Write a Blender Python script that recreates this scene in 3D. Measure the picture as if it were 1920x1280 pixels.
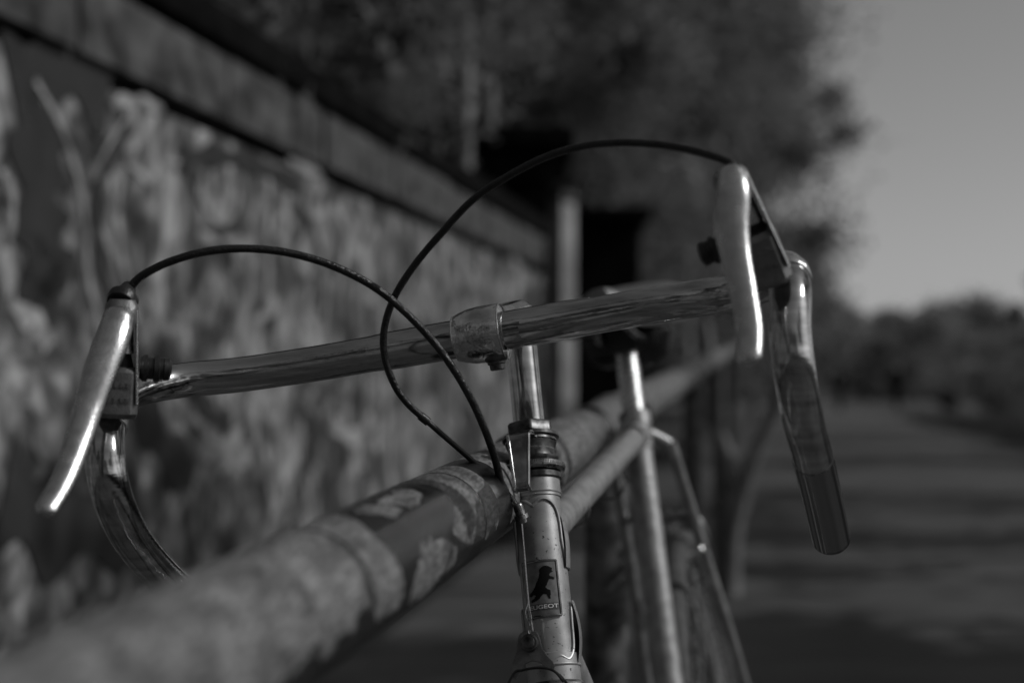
import bpy, bmesh, math, random
import numpy as np
from mathutils import Vector, Matrix
from mathutils.geometry import tessellate_polygon
for o in list(bpy.data.objects): bpy.data.objects.remove(o)
S = bpy.context.scene
R = math.radians
# ------------------------------------------------------------------ camera
EYE = 0.88
PITCH = math.atan(85/2667)
cd = bpy.data.cameras.new('camera'); cam = bpy.data.objects.new('camera', cd); S.collection.objects.link(cam)
S.camera = cam
cam.location = (0, 0, EYE); cam.rotation_euler = (math.pi/2 + PITCH, 0, 0)
cd.sensor_width = 36; cd.lens = 36*2667/1920; cd.clip_start = 0.02; cd.clip_end = 2000
cd.dof.use_dof = True; cd.dof.focus_distance = 0.93; cd.dof.aperture_fstop = 3.9; cd.dof.aperture_blades = 0
# ------------------------------------------------------------------ light
SUN_EL, SUN_ROT = R(39), R(98)
w = bpy.data.worlds.new('World'); S.world = w; w.use_nodes = True
nt = w.node_tree; nt.nodes.clear()
sky = nt.nodes.new('ShaderNodeTexSky'); sky.sky_type = 'NISHITA'; sky.sun_disc = False
sky.sun_elevation = SUN_EL; sky.sun_rotation = SUN_ROT; sky.dust_density = 1.0; sky.altitude = 100
bwn = nt.nodes.new('ShaderNodeRGBToBW'); bgn = nt.nodes.new('ShaderNodeBackground'); wo = nt.nodes.new('ShaderNodeOutputWorld')
bgn.inputs[1].default_value = 0.1
nt.links.new(sky.outputs[0], bwn.inputs[0]); nt.links.new(bwn.outputs[0], bgn.inputs[0]); nt.links.new(bgn.outputs[0], wo.inputs[0])
sd = bpy.data.lights.new('sun', 'SUN'); so = bpy.data.objects.new('sun', sd); S.collection.objects.link(so)
sd.energy = 2.0; sd.angle = R(0.5); sd.color = (1, 1, 1)
SUN = Vector((math.cos(SUN_EL)*math.sin(SUN_ROT), math.cos(SUN_EL)*math.cos(SUN_ROT), math.sin(SUN_EL)))
so.rotation_euler = SUN.to_track_quat('Z', 'Y').to_euler(); so.location = (20, -5, 20)
S.view_settings.view_transform = 'Standard'; S.view_settings.look = 'None'
S.view_settings.exposure = -0.43; S.view_settings.gamma = 1
S.render.engine = 'CYCLES'
rnd = random.Random(7); rng = np.random.default_rng(5)

# ------------------------------------------------------------------ materials (a black and white place: neutral greys)
def mat(name, col, rough=.6, metal=0., var=0., scale=8., stretch=(1, 1, 1), bump=0., bscale=60., dark=None, spots=0., sscale=90., rvar=0., coat=0., spec=.5):
    m = bpy.data.materials.new(name); m.use_nodes = True; t = m.node_tree; n = t.nodes; l = t.links
    b = n['Principled BSDF']
    b.inputs['Base Color'].default_value = (col, col, col, 1); b.inputs['Roughness'].default_value = rough
    b.inputs['Metallic'].default_value = metal; b.inputs['Coat Weight'].default_value = coat; b.inputs['Coat Roughness'].default_value = .15; b.inputs['Specular IOR Level'].default_value = spec
    tc = n.new('ShaderNodeTexCoord'); mp = n.new('ShaderNodeMapping'); mp.inputs['Scale'].default_value = stretch
    l.new(tc.outputs['Object'], mp.inputs[0])
    src = None
    if var:
        nz = n.new('ShaderNodeTexNoise'); nz.inputs['Scale'].default_value = scale; nz.inputs['Detail'].default_value = 6
        l.new(mp.outputs[0], nz.inputs[0])
        cr = n.new('ShaderNodeValToRGB'); cr.color_ramp.elements[0].position = .35; cr.color_ramp.elements[1].position = .65
        a = dark if dark is not None else max(col*(1-var), .003); c = min(col*(1+var), .9)
        cr.color_ramp.elements[0].color = (a, a, a, 1); cr.color_ramp.elements[1].color = (c, c, c, 1)
        l.new(nz.outputs[0], cr.inputs[0]); src = cr.outputs[0]
        if rvar:
            mr = n.new('ShaderNodeMapRange'); mr.inputs[3].default_value = max(rough-rvar, .02); mr.inputs[4].default_value = rough+rvar
            l.new(nz.outputs[0], mr.inputs[0]); l.new(mr.outputs[0], b.inputs['Roughness'])
    if spots:
        n2 = n.new('ShaderNodeTexNoise'); n2.inputs['Scale'].default_value = sscale; n2.inputs['Detail'].default_value = 3
        l.new(mp.outputs[0], n2.inputs[0])
        c2 = n.new('ShaderNodeValToRGB'); c2.color_ramp.elements[0].position = spots; c2.color_ramp.elements[1].position = spots+.05
        c2.color_ramp.elements[0].color = (1, 1, 1, 1); c2.color_ramp.elements[1].color = (.18, .18, .18, 1)
        l.new(n2.outputs[0], c2.inputs[0])
        mx = n.new('ShaderNodeMix'); mx.data_type = 'RGBA'; mx.blend_type = 'MULTIPLY'; mx.inputs[0].default_value = 1
        if src: l.new(src, mx.inputs[6])
        else: mx.inputs[6].default_value = (col, col, col, 1)
        l.new(c2.outputs[0], mx.inputs[7]); src = mx.outputs[2]
    if src: l.new(src, b.inputs['Base Color'])
    if bump:
        n3 = n.new('ShaderNodeTexNoise'); n3.inputs['Scale'].default_value = bscale; n3.inputs['Detail'].default_value = 8
        l.new(mp.outputs[0], n3.inputs[0])
        bp = n.new('ShaderNodeBump'); bp.inputs['Strength'].default_value = bump; bp.inputs['Distance'].default_value = .01
        l.new(n3.outputs[0], bp.inputs['Height']); l.new(bp.outputs[0], b.inputs['Normal'])
    return m
M = dict(
    paint=mat('silver_frame_paint', .35, .42, .55, var=.2, scale=75, spots=.65, sscale=520, bump=.04, bscale=1500, rvar=.08),
    chrome=mat('worn_chrome', .62, .10, 1, var=.22, scale=45, stretch=(1, 1, 3), spots=.70, sscale=330, rvar=.06),
    barchrome=mat('handlebar_chrome', .50, .11, 1, var=.28, scale=30, stretch=(.35, 3, 6), spots=.69, sscale=420, rvar=.08, bump=.03, bscale=90),
    clampmetal=mat('polished_alloy', .66, .09, 1, var=.3, scale=70, spots=.68, sscale=300, bump=.10, bscale=260, rvar=.07), alu=mat('dull_aluminium', .62, .26, 1, var=.12, scale=120, rvar=.06, bump=.12, bscale=900),
    hood=mat('cast_alloy', .20, .42, .75, var=.2, scale=150, bump=.15, bscale=900),
    steel=mat('grimy_steel', .30, .28, 1, var=.5, scale=160, spots=.62, sscale=300, rvar=.12),
    darksteel=mat('greasy_steel', .10, .34, .9, var=.5, scale=200, rvar=.1),
    wire=mat('brake_wire', .42, .3, 1, var=.3, scale=900), bracket=mat('bracket_steel', .42, .24, 1, var=.3, scale=120, rvar=.08),
    black=mat('black_plastic', .016, .35, 0, var=.3, scale=200, bump=.1, bscale=900),
    housing=mat('cable_housing', .014, .30, 0, var=.4, scale=120, bump=.25, bscale=500),
    rubber=mat('tyre_rubber', .07, .75, 0, var=.4, scale=60, bump=.3, bscale=300),
    leather=mat('saddle_leather', .15, .45, 0, var=.3, scale=40),
    enamel=mat('badge_enamel', .17, .35, .3, var=.3, scale=160),
    ink=mat('badge_ink', .005, .5, spec=.15), darkchrome=mat('dull_bar_end', .34, .13, 1, spots=.74, sscale=400), postpaint=mat('peeling_post_paint', .10, .6, 0, var=.5, scale=40, dark=.012),
    white=mat('badge_letters', .75, .5),
    darkenamel=mat('badge_band', .07, .4),
    asphalt=mat('path_surface', .073, .9, 0, var=.35, scale=1.2, stretch=(1, 2.5, 1), bump=.5, bscale=60),
    soil=mat('ground_soil', .055, .95, 0, var=.45, scale=.9, bump=.7, bscale=30),
    bark=mat('bark', .16, .9, 0, var=.45, scale=9, stretch=(3, 3, .6), bump=.6, bscale=40),
    birch=mat('white_bark', .24, .8, 0, var=.35, scale=8, dark=.12), palebark=mat('pale_bark', .17, .85, 0, var=.35, scale=11, stretch=(1, 1, .8), bump=.5, bscale=40),
    leaf=mat('foliage', .21, .9, 0, spec=.1, var=.4, scale=1.2),
    leaf2=mat('dark_foliage', .21, .9, 0, spec=.1, var=.4, scale=.9),
    leaf3=mat('far_foliage', .24, .9, 0, spec=.1, var=.3, scale=.3),
    grass=mat('grass', .07, .8, 0, var=.4, scale=2),
    slope=mat('bank_soil', .045, .95, 0, var=.4, scale=1.4, bump=.5, bscale=20),
    stone=mat('coping_stone', .07, .85, 0, var=.75, scale=9, bump=.5, bscale=40),
    near_black=mat('near_black_matt', .007, .95, 0, spec=.05, var=.4, scale=10, bump=.3, bscale=40),  # roofs, and the painted shade strips along the wall top
    spray=mat('pale_spray_paint', .36, .8, 0, var=.3, scale=14, dark=.12),
    spraydark=mat('dark_spray_paint', .025, .8, 0, var=.3, scale=9),
    pillar=mat('pale_render', .34, .85, 0, var=.3, scale=4, bump=.3, bscale=30),
    darkwood=mat('dark_boards', .007, .95, 0, spec=.05, var=.4, scale=7, stretch=(3, 3, .4), bump=.3, bscale=30),
    cloth=mat('dark_cloth', .004, .95, spec=.05), cloth2=mat('charcoal_cloth', .010, .95, spec=.05), skin=mat('skin', .3, .6), hair=mat('hair', .01, .6),
)
# wall paint: vertical runs, patches of pale and dark
def wall_mat():
    m = bpy.data.materials.new('graffiti_wall_paint'); m.use_nodes = True; t = m.node_tree; n = t.nodes; l = t.links; b = n['Principled BSDF']
    b.inputs['Roughness'].default_value = .85
    tc = n.new('ShaderNodeTexCoord')
    def noise(scale, sx, sz, det=5, dist=0.):
        mp = n.new('ShaderNodeMapping'); mp.inputs['Scale'].default_value = (sx, sx, sz); l.new(tc.outputs['Object'], mp.inputs[0])
        nz = n.new('ShaderNodeTexNoise'); nz.inputs['Scale'].default_value = scale; nz.inputs['Detail'].default_value = det; nz.inputs['Distortion'].default_value = dist
        l.new(mp.outputs[0], nz.inputs[0]); return nz.outputs[0]
    def ramp(src, p0, p1, a, c):
        r = n.new('ShaderNodeValToRGB'); r.color_ramp.elements[0].position = p0; r.color_ramp.elements[1].position = p1
        r.color_ramp.elements[0].color = (a, a, a, 1); r.color_ramp.elements[1].color = (c, c, c, 1); l.new(src, r.inputs[0]); return r.outputs[0]
    def mul(a, c):
        x = n.new('ShaderNodeMix'); x.data_type = 'RGBA'; x.blend_type = 'MULTIPLY'; x.inputs[0].default_value = 1
        l.new(a, x.inputs[6]); l.new(c, x.inputs[7]); return x.outputs[2]
    streak = ramp(noise(6.5, 1, .75, 5, 2.0), .38, .62, .12, .50)
    patch = ramp(noise(1.9, 1, .9, 3, 2.2), .40, .56, .28, 1.)
    fine = ramp(noise(22, 1, .5), .3, .7, .6, 1.)
    blot = ramp(noise(9, 1, .7, 3, .8), .42, .58, .35, 1.15)
    l.new(mul(mul(mul(streak, patch), fine), blot), b.inputs['Base Color'])
    bp = n.new('ShaderNodeBump'); bp.inputs['Strength'].default_value = .4; bp.inputs['Distance'].default_value = .01
    l.new(noise(40, 1, 1), bp.inputs['Height']); l.new(bp.outputs[0], b.inputs['Normal'])
    return m
M['wall'] = wall_mat()
for k_ in ('leaf', 'leaf2', 'leaf3', 'grass'):
    m_ = M[k_]; t_ = m_.node_tree; b_ = t_.nodes['Principled BSDF']; tr = t_.nodes.new('ShaderNodeBsdfTranslucent'); mx_ = t_.nodes.new('ShaderNodeMixShader'); mx_.inputs[0].default_value = .5
    t_.links.new(b_.inputs['Base Color'].links[0].from_socket, tr.inputs[0]); ot = [n_ for n_ in t_.nodes if n_.type == 'OUTPUT_MATERIAL'][0]
    t_.links.new(b_.outputs[0], mx_.inputs[1]); t_.links.new(tr.outputs[0], mx_.inputs[2]); t_.links.new(mx_.outputs[0], ot.inputs[0])
# railing paint: attribute "coat" says where it is dark, a painted shadow included; its edge is broken up by noise
def rail_mat():
    m = bpy.data.materials.new('worn_rail_paint'); m.use_nodes = True; t = m.node_tree; n = t.nodes; l = t.links; b = n['Principled BSDF']; b.inputs['Specular IOR Level'].default_value = .35
    at_ = n.new('ShaderNodeAttribute'); at_.attribute_name = 'coat'
    tc = n.new('ShaderNodeTexCoord')
    def noise(scale, det=6, st=(1, 1, 1)):
        mp = n.new('ShaderNodeMapping'); mp.inputs['Scale'].default_value = st; l.new(tc.outputs['Object'], mp.inputs[0])
        x = n.new('ShaderNodeTexNoise'); x.inputs['Scale'].default_value = scale; x.inputs['Detail'].default_value = det; l.new(mp.outputs[0], x.inputs[0]); return x.outputs[0]
    def math_(op, a, c):
        x = n.new('ShaderNodeMath'); x.operation = op
        for i, v in enumerate((a, c)):
            if isinstance(v, (int, float)): x.inputs[i].default_value = v
            else: l.new(v, x.inputs[i])
        return x.outputs[0]
    def ramp(src, p0, p1, a, c):
        r = n.new('ShaderNodeValToRGB'); r.color_ramp.elements[0].position = p0; r.color_ramp.elements[1].position = p1
        r.color_ramp.elements[0].color = (a, a, a, 1); r.color_ramp.elements[1].color = (c, c, c, 1); l.new(src, r.inputs[0]); return r.outputs[0]
    wob = math_('ADD', math_('MULTIPLY', math_('SUBTRACT', noise(120, 5, (1, .6, 1.2)), .5), 2.6), math_('MULTIPLY', math_('SUBTRACT', noise(420, 3), .5), .9))
    d = math_('ADD', at_.outputs['Fac'], wob)
    chips = ramp(noise(260, 3, (1, 1, .5)), .60, .63, 0., .6)
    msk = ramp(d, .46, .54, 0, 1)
    light = ramp(noise(55), .34, .66, .115, .255)
    scr = ramp(noise(420, 4, (1, .18, 1)), .40, .62, .55, 1.2)
    lt = n.new('ShaderNodeMix'); lt.data_type = 'RGBA'; lt.blend_type = 'MULTIPLY'; lt.inputs[0].default_value = 1; l.new(light, lt.inputs[6]); l.new(scr, lt.inputs[7])
    ch = n.new('ShaderNodeMix'); ch.data_type = 'RGBA'; l.new(chips, ch.inputs[0]); l.new(lt.outputs[2], ch.inputs[6]); ch.inputs[7].default_value = (.04, .04, .04, 1)
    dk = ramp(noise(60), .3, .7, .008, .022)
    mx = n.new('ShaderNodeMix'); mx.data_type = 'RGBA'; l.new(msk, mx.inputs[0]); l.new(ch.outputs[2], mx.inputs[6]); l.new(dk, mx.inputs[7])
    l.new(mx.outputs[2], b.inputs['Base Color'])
    rr = n.new('ShaderNodeMapRange'); l.new(msk, rr.inputs[0]); rr.inputs[3].default_value = .55; rr.inputs[4].default_value = .24; l.new(rr.outputs[0], b.inputs['Roughness'])
    bp = n.new('ShaderNodeBump'); bp.inputs['Strength'].default_value = .5; bp.inputs['Distance'].default_value = .002
    hh = math_('ADD', math_('MULTIPLY', msk, .25), math_('MULTIPLY', noise(300), .35)); l.new(hh, bp.inputs['Height']); l.new(bp.outputs[0], b.inputs['Normal'])
    return m
M['rail'] = rail_mat()

# ------------------------------------------------------------------ helpers
V = Vector
FW = V((0, math.cos(PITCH), math.sin(PITCH))); UPV = V((0, -math.sin(PITCH), math.cos(PITCH)))
def at(x, y, d):            # a measured direction and distance from the tripod turned into a world point
    return V((0, 0, EYE)) + d*(FW + V((1, 0, 0))*((x-960)/2667) + UPV*((640-y)/2667))
ORG = {}
def tag(o, label=None, cat=None, group=None, kind=None):
    if label: o['label'] = label
    if cat: o['category'] = cat
    if group: o['group'] = group
    if kind: o['kind'] = kind
    return o
def thing(name, loc, label, cat, group=None):
    o = bpy.data.objects.new(name, None); S.collection.objects.link(o); o.location = loc; o.empty_display_size = .1
    ORG[o.name] = V(loc); return tag(o, label, cat, group)
def obj(name, vf, m, parent=None, smooth=True, loc=None, sharp=None):
    vs, fs = vf
    base = ORG[parent.name] if parent else V(loc or (0, 0, 0))
    me = bpy.data.meshes.new(name)
    vs = np.asarray([tuple(v) for v in vs] if not isinstance(vs, np.ndarray) else vs, dtype=float) - np.array(base)
    me.from_pydata(vs.tolist(), [], [tuple(f) for f in fs]); me.update()
    if smooth:
        me.polygons.foreach_set('use_smooth', [True]*len(me.polygons))
        me.set_sharp_from_angle(angle=R(sharp or 38))
    if m: me.materials.append(M[m])
    o = bpy.data.objects.new(name, me); S.collection.objects.link(o)
    if parent: o.parent = parent
    else: o.location = base
    ORG[o.name] = base
    return o
def join(*parts):
    vs, fs = [], []
    for v, f in parts:
        k = len(vs); vs += [tuple(p) for p in v]; fs += [tuple(i+k for i in q) for q in f]
    return vs, fs
def crom(pts, n=8):
    P = [V(p) for p in pts]; P = [2*P[0]-P[1]] + P + [2*P[-1]-P[-2]]; out = []
    for i in range(1, len(P)-2):
        for k in range(n):
            t = k/n; a, b, c, d = P[i-1], P[i], P[i+1], P[i+2]
            out.append(.5*((2*b) + (c-a)*t + (2*a-5*b+4*c-d)*t*t + (3*b-a-3*c+d)*t**3))
    out.append(P[-2]); return out
def cromf(vals, n=8):
    return [v.x for v in crom([V((x, 0, 0)) for x in vals], n)]
def sweep(pts, rad, seg=20, n=8, smooth=True, caps=True, ell=None, ref=None, rnd0=False, rnd1=False):
    """tube along points; rad a number or one per point; ell = depth / width ratio with ref the width direction"""
    if smooth and len(pts) > 2:
        P = crom(pts, n); r = cromf(rad, n) if isinstance(rad, (list, tuple)) else [rad]*len(P)
    else:
        P = [V(p) for p in pts]; r = list(rad) if isinstance(rad, (list, tuple)) else [rad]*len(P)
    if rnd1:
        d_ = (P[-1]-P[-2]).normalized(); e_, q_ = P[-1], r[-1]
        for a_ in (25, 50, 70, 84): P.append(e_+d_*q_*.8*math.sin(R(a_))); r.append(q_*math.cos(R(a_)))
    if rnd0:
        d_ = (P[0]-P[1]).normalized(); e_, q_ = P[0], r[0]
        for a_ in (25, 50, 70, 84): P.insert(0, e_+d_*q_*.8*math.sin(R(a_))); r.insert(0, q_*math.cos(R(a_)))
    vs, fs = [], []
    T = [(P[min(i+1, len(P)-1)]-P[max(i-1, 0)]).normalized() for i in range(len(P))]
    u = V(ref) if ref is not None else T[0].orthogonal()
    for i, p in enumerate(P):
        u = (u - T[i]*u.dot(T[i])).normalized(); w_ = T[i].cross(u)
        e = ell if ell else 1
        for k in range(seg):
            a = 2*math.pi*k/seg; vs.append(p + u*(r[i]*math.cos(a)) + w_*(r[i]*e*math.sin(a)))
    for i in range(len(P)-1):
        for k in range(seg):
            k2 = (k+1) % seg; fs.append((i*seg+k, i*seg+k2, (i+1)*seg+k2, (i+1)*seg+k))
    if caps:
        fs.append(tuple(range(seg-1, -1, -1))); b = (len(P)-1)*seg; fs.append(tuple(b+k for k in range(seg)))
    return vs, fs
def cyl(a, b, r, seg=24, r2=None): return sweep([a, b], [r, r if r2 is None else r2], seg, smooth=False)
def lathe(o, ax, prof, seg=32, ref=None, warp=None, caps=True):
    """prof = [(along, radius)...] about axis ax from o"""
    ax = V(ax).normalized(); u = V(ref) if ref is not None else ax.orthogonal(); u = (u-ax*u.dot(ax)).normalized(); w_ = ax.cross(u)
    vs, fs = [], []
    for t, r in prof:
        for k in range(seg):
            a = 2*math.pi*k/seg; q = r*(warp(a, t) if warp else 1); vs.append(V(o)+ax*t+u*(q*math.cos(a))+w_*(q*math.sin(a)))
    for i in range(len(prof)-1):
        for k in range(seg):
            k2 = (k+1) % seg; fs.append((i*seg+k, i*seg+k2, (i+1)*seg+k2, (i+1)*seg+k))
    if caps: fs.append(tuple(range(seg-1, -1, -1))); b = (len(prof)-1)*seg; fs.append(tuple(b+k for k in range(seg)))
    return vs, fs
def ring(o, ax, R_, r, seg=72, rs=12):
    ax = V(ax).normalized(); u = ax.orthogonal().normalized(); w_ = ax.cross(u); vs, fs = [], []
    for i in range(seg):
        a = 2*math.pi*i/seg; dr = u*math.cos(a)+w_*math.sin(a)
        for k in range(rs):
            b = 2*math.pi*k/rs; vs.append(V(o)+dr*(R_+r*math.cos(b))+ax*(r*math.sin(b)))
    for i in range(seg):
        for k in range(rs):
            fs.append((i*rs+k, ((i+1) % seg)*rs+k, ((i+1) % seg)*rs+(k+1) % rs, i*rs+(k+1) % rs))
    return vs, fs
def box(c, ax, ay, az, hx, hy, hz, bev=0.):
    c = V(c); X, Y, Z = V(ax)*hx, V(ay)*hy, V(az)*hz
    if not bev:
        vs = [c+X*i+Y*j+Z*k for i in (-1, 1) for j in (-1, 1) for k in (-1, 1)]
        return vs, [(0, 1, 3, 2), (4, 6, 7, 5), (0, 4, 5, 1), (2, 3, 7, 6), (0, 2, 6, 4), (1, 5, 7, 3)]
    bm = bmesh.new(); bmesh.ops.create_cube(bm, size=2)
    for v in bm.verts: v.co = V((v.co.x*hx, v.co.y*hy, v.co.z*hz))
    bmesh.ops.bevel(bm, geom=list(bm.edges), offset=bev, segments=2, affect='EDGES', profile=.7)
    bm.verts.index_update(); ax, ay, az = V(ax), V(ay), V(az)
    vs = [c+ax*v.co.x+ay*v.co.y+az*v.co.z for v in bm.verts]; fs = [tuple(v.index for v in f.verts) for f in bm.faces]
    bm.free(); return vs, fs
def prism(poly, o, ax, ay, az, t, bev=0.):
    """2D outline in the ax, ay plane, thickness t along az"""
    bm = bmesh.new(); b = [bm.verts.new((x, y, 0)) for x, y in poly]; f = bm.faces.new(b)
    r = bmesh.ops.extrude_face_region(bm, geom=[f]); 
    for v in [g for g in r['geom'] if isinstance(g, bmesh.types.BMVert)]: v.co.z += t
    if bev: bmesh.ops.bevel(bm, geom=[e for e in bm.edges if abs(e.verts[0].co.z-e.verts[1].co.z) < 1e-6], offset=bev, segments=2, affect='EDGES')
    bmesh.ops.recalc_face_normals(bm, faces=bm.faces); bm.verts.index_update()
    vs = [V(o)+V(ax)*v.co.x+V(ay)*v.co.y+V(az)*v.co.z for v in bm.verts]; fs = [tuple(v.index for v in f.verts) for f in bm.faces]
    bm.free(); return vs, fs
def loft(secs, X, Z, bev=.22):
    """rounded rectangle sections: (centre, half width, half depth)"""
    vs, fs = [], []; n_ = 16
    for c, hx, hz in secs:
        for k in range(n_):
            a = 2*math.pi*(k+.5)/n_; cx, cz = math.cos(a), math.sin(a); p = 4.5
            q = (abs(cx)**p+abs(cz)**p)**(-1/p); vs.append(V(c)+V(X)*(hx*cx*q)+V(Z)*(hz*cz*q))
    for i in range(len(secs)-1):
        for k in range(n_): fs.append((i*n_+k, i*n_+(k+1) % n_, (i+1)*n_+(k+1) % n_, (i+1)*n_+k))
    fs.append(tuple(range(n_-1, -1, -1))); b = (len(secs)-1)*n_; fs.append(tuple(b+k for k in range(n_)))
    return vs, fs

# ------------------------------------------------------------------ ground and path
def sheet(name, xs, ys, zf, m, loc=(0, 0, 0)):
    vs = [(x, y, zf(x, y)) for y in ys for x in xs]; nx = len(xs)
    fs = [(j*nx+i, j*nx+i+1, (j+1)*nx+i+1, (j+1)*nx+i) for j in range(len(ys)-1) for i in range(nx-1)]
    return obj(name, (vs, fs), m)
def yline(Y, x0, k=.2025): return x0 + k*Y
ys = [-60, -30, -15, -8] + [i*.5 for i in range(-8, 60)] + [30+i*6 for i in range(12)] + [120, 180, 300, 600, 1400]
xs_ = [-900, -300, -120, -60, -30, -15, -8] + [i*.6 for i in range(-8, 30)] + [20, 26, 40, 70, 140, 300, 900]
tag(sheet('ground', xs_, ys, lambda x, y: .018*math.sin(x*1.9+y*.7)*math.sin(y*1.3) - .03, 'soil'), kind='structure')
pv, pf = [], []
py_ = [-40, -10] + [i*1.0 for i in range(-4, 60)] + [70, 90, 120, 200]
for i, y in enumerate(py_):
    a = yline(y, -1.72)+.05*math.sin(y*.9) if y < 12 else yline(y, -1.72)+.3+(y-12)*.03; b = yline(y, 3.7, .175)+.2*math.sin(y*.7+1)
    for k in range(9): pv.append((a+(b-a)*k/8, y, .002+.012*math.sin(math.pi*k/8)))
for i in range(len(py_)-1):
    for k in range(8): pf.append((i*9+k, i*9+k+1, (i+1)*9+k+1, (i+1)*9+k))
tag(obj('path', (pv, pf), 'asphalt'), kind='structure')

# grass and weeds on the verges
def blades(n_, fx, h0, h1, w_=.006):
    vs, fs = [], []
    for i in range(n_):
        x, y = fx(); h = rnd.uniform(h0, h1); a = rnd.uniform(0, 6.28); lx, ly = rnd.uniform(-.5, .5)*h, rnd.uniform(-.5, .5)*h; k = len(vs)
        c, s = math.cos(a)*w_, math.sin(a)*w_
        vs += [(x-c, y-s, -.02), (x+c, y+s, -.02), (x+lx*.4+c*.7, y+ly*.4+s*.7, h*.6), (x+lx*.4-c*.7, y+ly*.4-s*.7, h*.6), (x+lx, y+ly, h)]
        fs += [(k, k+1, k+2, k+3), (k+3, k+2, k+4)]
    return vs, fs
def verge():
    y = rnd.uniform(-1, 26); return yline(y, -1.88+abs(rnd.gauss(0, .10))), y
def verge2():
    y = rnd.uniform(-2, 40); return yline(y, 3.85+abs(rnd.gauss(0, 1.5)), .175), y
tag(obj('grass', join(blades(5000, verge, .03, .16), blades(9000, verge2, .05, .28, .009)), 'grass', smooth=False), 'low grass and weeds along the verges of the path', 'grass', kind='stuff')

# ------------------------------------------------------------------ wall
WD = V((.2025, 1, 0)).normalized(); WN = V((WD.y, -WD.x, 0)); WO = V((-1.9, 0, 0))      # along, outward, start
def onwall(x, y, off=0.):
    d = at(x, y, 1)-V((0, 0, EYE)); k = (WO-V((0, 0, EYE))).dot(WN)/d.dot(WN); return V((0, 0, EYE))+d*k+WN*off
W0, W1 = -9.0, 10.8
wall = thing('graffiti_wall', WO+WD*3, 'long painted wall covered in pale graffiti beside the path, with stone coping', 'wall')
def wbox(s0, s1, z0, z1, o0, o1, bev=0.):
    c = WO+WD*((s0+s1)/2)+WN*((o0+o1)/2)+V((0, 0, (z0+z1)/2)); return box(c, WD, WN, V((0, 0, 1)), (s1-s0)/2, abs(o1-o0)/2, (z1-z0)/2, bev)
obj('wall_face', wbox(W0, W1, -.3, 1.70, 0, -.3), 'wall', wall, False)
obj('shade_recess', wbox(W0, W1, 1.70, 1.75, -.03, -.3), 'near_black', wall, False)  # near-black strip: shade under the coping put into the colour
s = W0; proto = None; k = 0
while s < W1-.2:
    L_ = .98+.03*math.sin(k*2.1); dz = .006*math.sin(k*3.3)
    o = obj('coping_stone', wbox(s+.012, min(s+L_, W1)-.012, 1.75, 1.965+dz, .035+.006*math.sin(k*1.7), -.33, .012), 'stone', wall, True, sharp=30)
    s += L_; k += 1
obj('shade_band', wbox(W0, W1, 1.985, 2.10, .06, -.2, .012), 'near_black', wall, True)  # near-black band paints the shadow gap above the coping
obj('shade_strip', wbox(W0, W1, 1.962, 1.985, -.02, -.25), 'near_black', wall, False)  # lower strip of the same painted shadow gap
# painted strokes, a few mm of paint build-up
def stroke(pts, wd, off=.004):
    P = crom([onwall(x, y, off) for x, y in pts], 8); vs, fs = [], []
    for i, p in enumerate(P):
        t = (P[min(i+1, len(P)-1)]-P[max(i-1, 0)]).normalized(); s_ = WN.cross(t).normalized(); ww = wd*(.8+.3*math.sin(i*.9+wd*90))/2
        vs += [p-s_*ww, p+s_*ww]
    fs = [(2*i, 2*i+1, 2*i+3, 2*i+2) for i in range(len(P)-1)]
    return vs, fs
pale = [([(60, 150), (105, 230), (140, 330), (155, 420), (158, 500), (178, 600), (190, 700)], .035), ([(250, 195), (205, 260), (165, 340)], .03),
        ([(262, 250), (228, 310), (216, 380), (222, 460), (240, 560), (262, 640)], .05), ([(205, 195), (250, 190), (300, 205)], .05),
        ([(375, 320), (380, 385), (410, 412), (440, 390), (440, 330)], .045), ([(225, 300), (285, 340), (330, 300)], .04), ([(0, 320), (18, 380), (8, 460)], .05),
        ([(372, 440), (420, 445), (460, 450)], .05), ([(300, 720), (380, 800), (430, 830), (470, 760), (500, 690)], .06), ([(370, 840), (420, 860), (470, 850)], .09),
        ([(640, 290), (690, 320), (720, 330)], .07), ([(640, 380), (660, 430)], .09), ([(510, 440), (530, 400), (550, 420)], .05),
        ([(480, 600), (470, 660), (500, 700)], .08), ([(20, 560), (70, 590), (90, 650)], .12), ([(520, 560), (480, 610), (500, 680), (560, 690), (590, 630), (570, 570)], .07), ([(700, 420), (680, 500), (700, 570)], .10), ([(790, 450), (800, 530), (780, 600)], .09), ([(960, 470), (975, 520), (965, 560)], .16), ([(600, 420), (560, 470), (580, 520)], .06), ([(620, 790), (660, 820), (700, 780)], .08), ([(540, 300), (600, 330), (590, 370)], .05), ([(0, 700), (60, 740), (90, 860)], .1)]
dark_ = [([(95, 215), (70, 330), (75, 450), (95, 560)], .30), ([(15, 150), (100, 120), (200, 190)], .22), ([(235, 225), (190, 310), (180, 420), (196, 540), (215, 600)], .09), ([(380, 425), (415, 440), (455, 420)], .03), ([(330, 300), (400, 290), (480, 310), (560, 350)], .08),
         ([(300, 640), (350, 720), (400, 780), (430, 790)], .09), ([(240, 700), (300, 830), (360, 900)], .18), ([(90, 470), (70, 540), (110, 560)], .16), ([(0, 930), (120, 980), (260, 960)], .3),  # the widest stroke here paints shade at the wall's lower left
         ([(560, 760), (590, 820), (570, 880)], .1), ([(640, 600), (660, 680)], .1), ([(550, 390), (580, 420), (600, 480)], .06)]
st = [stroke(p, w_*.95) for p, w_ in pale]
for i in range(16):                                               # paint runs
    s0 = rnd.uniform(3.2, 11.5); z1 = rnd.uniform(.5, 1.6); h = rnd.uniform(.08, .5); ww = rnd.uniform(.01, .035)
    st.append(wbox(s0, s0+ww*2, z1-h, z1, .001, .0055))
obj('graffiti', join(*st), 'spray', wall, False)
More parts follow.
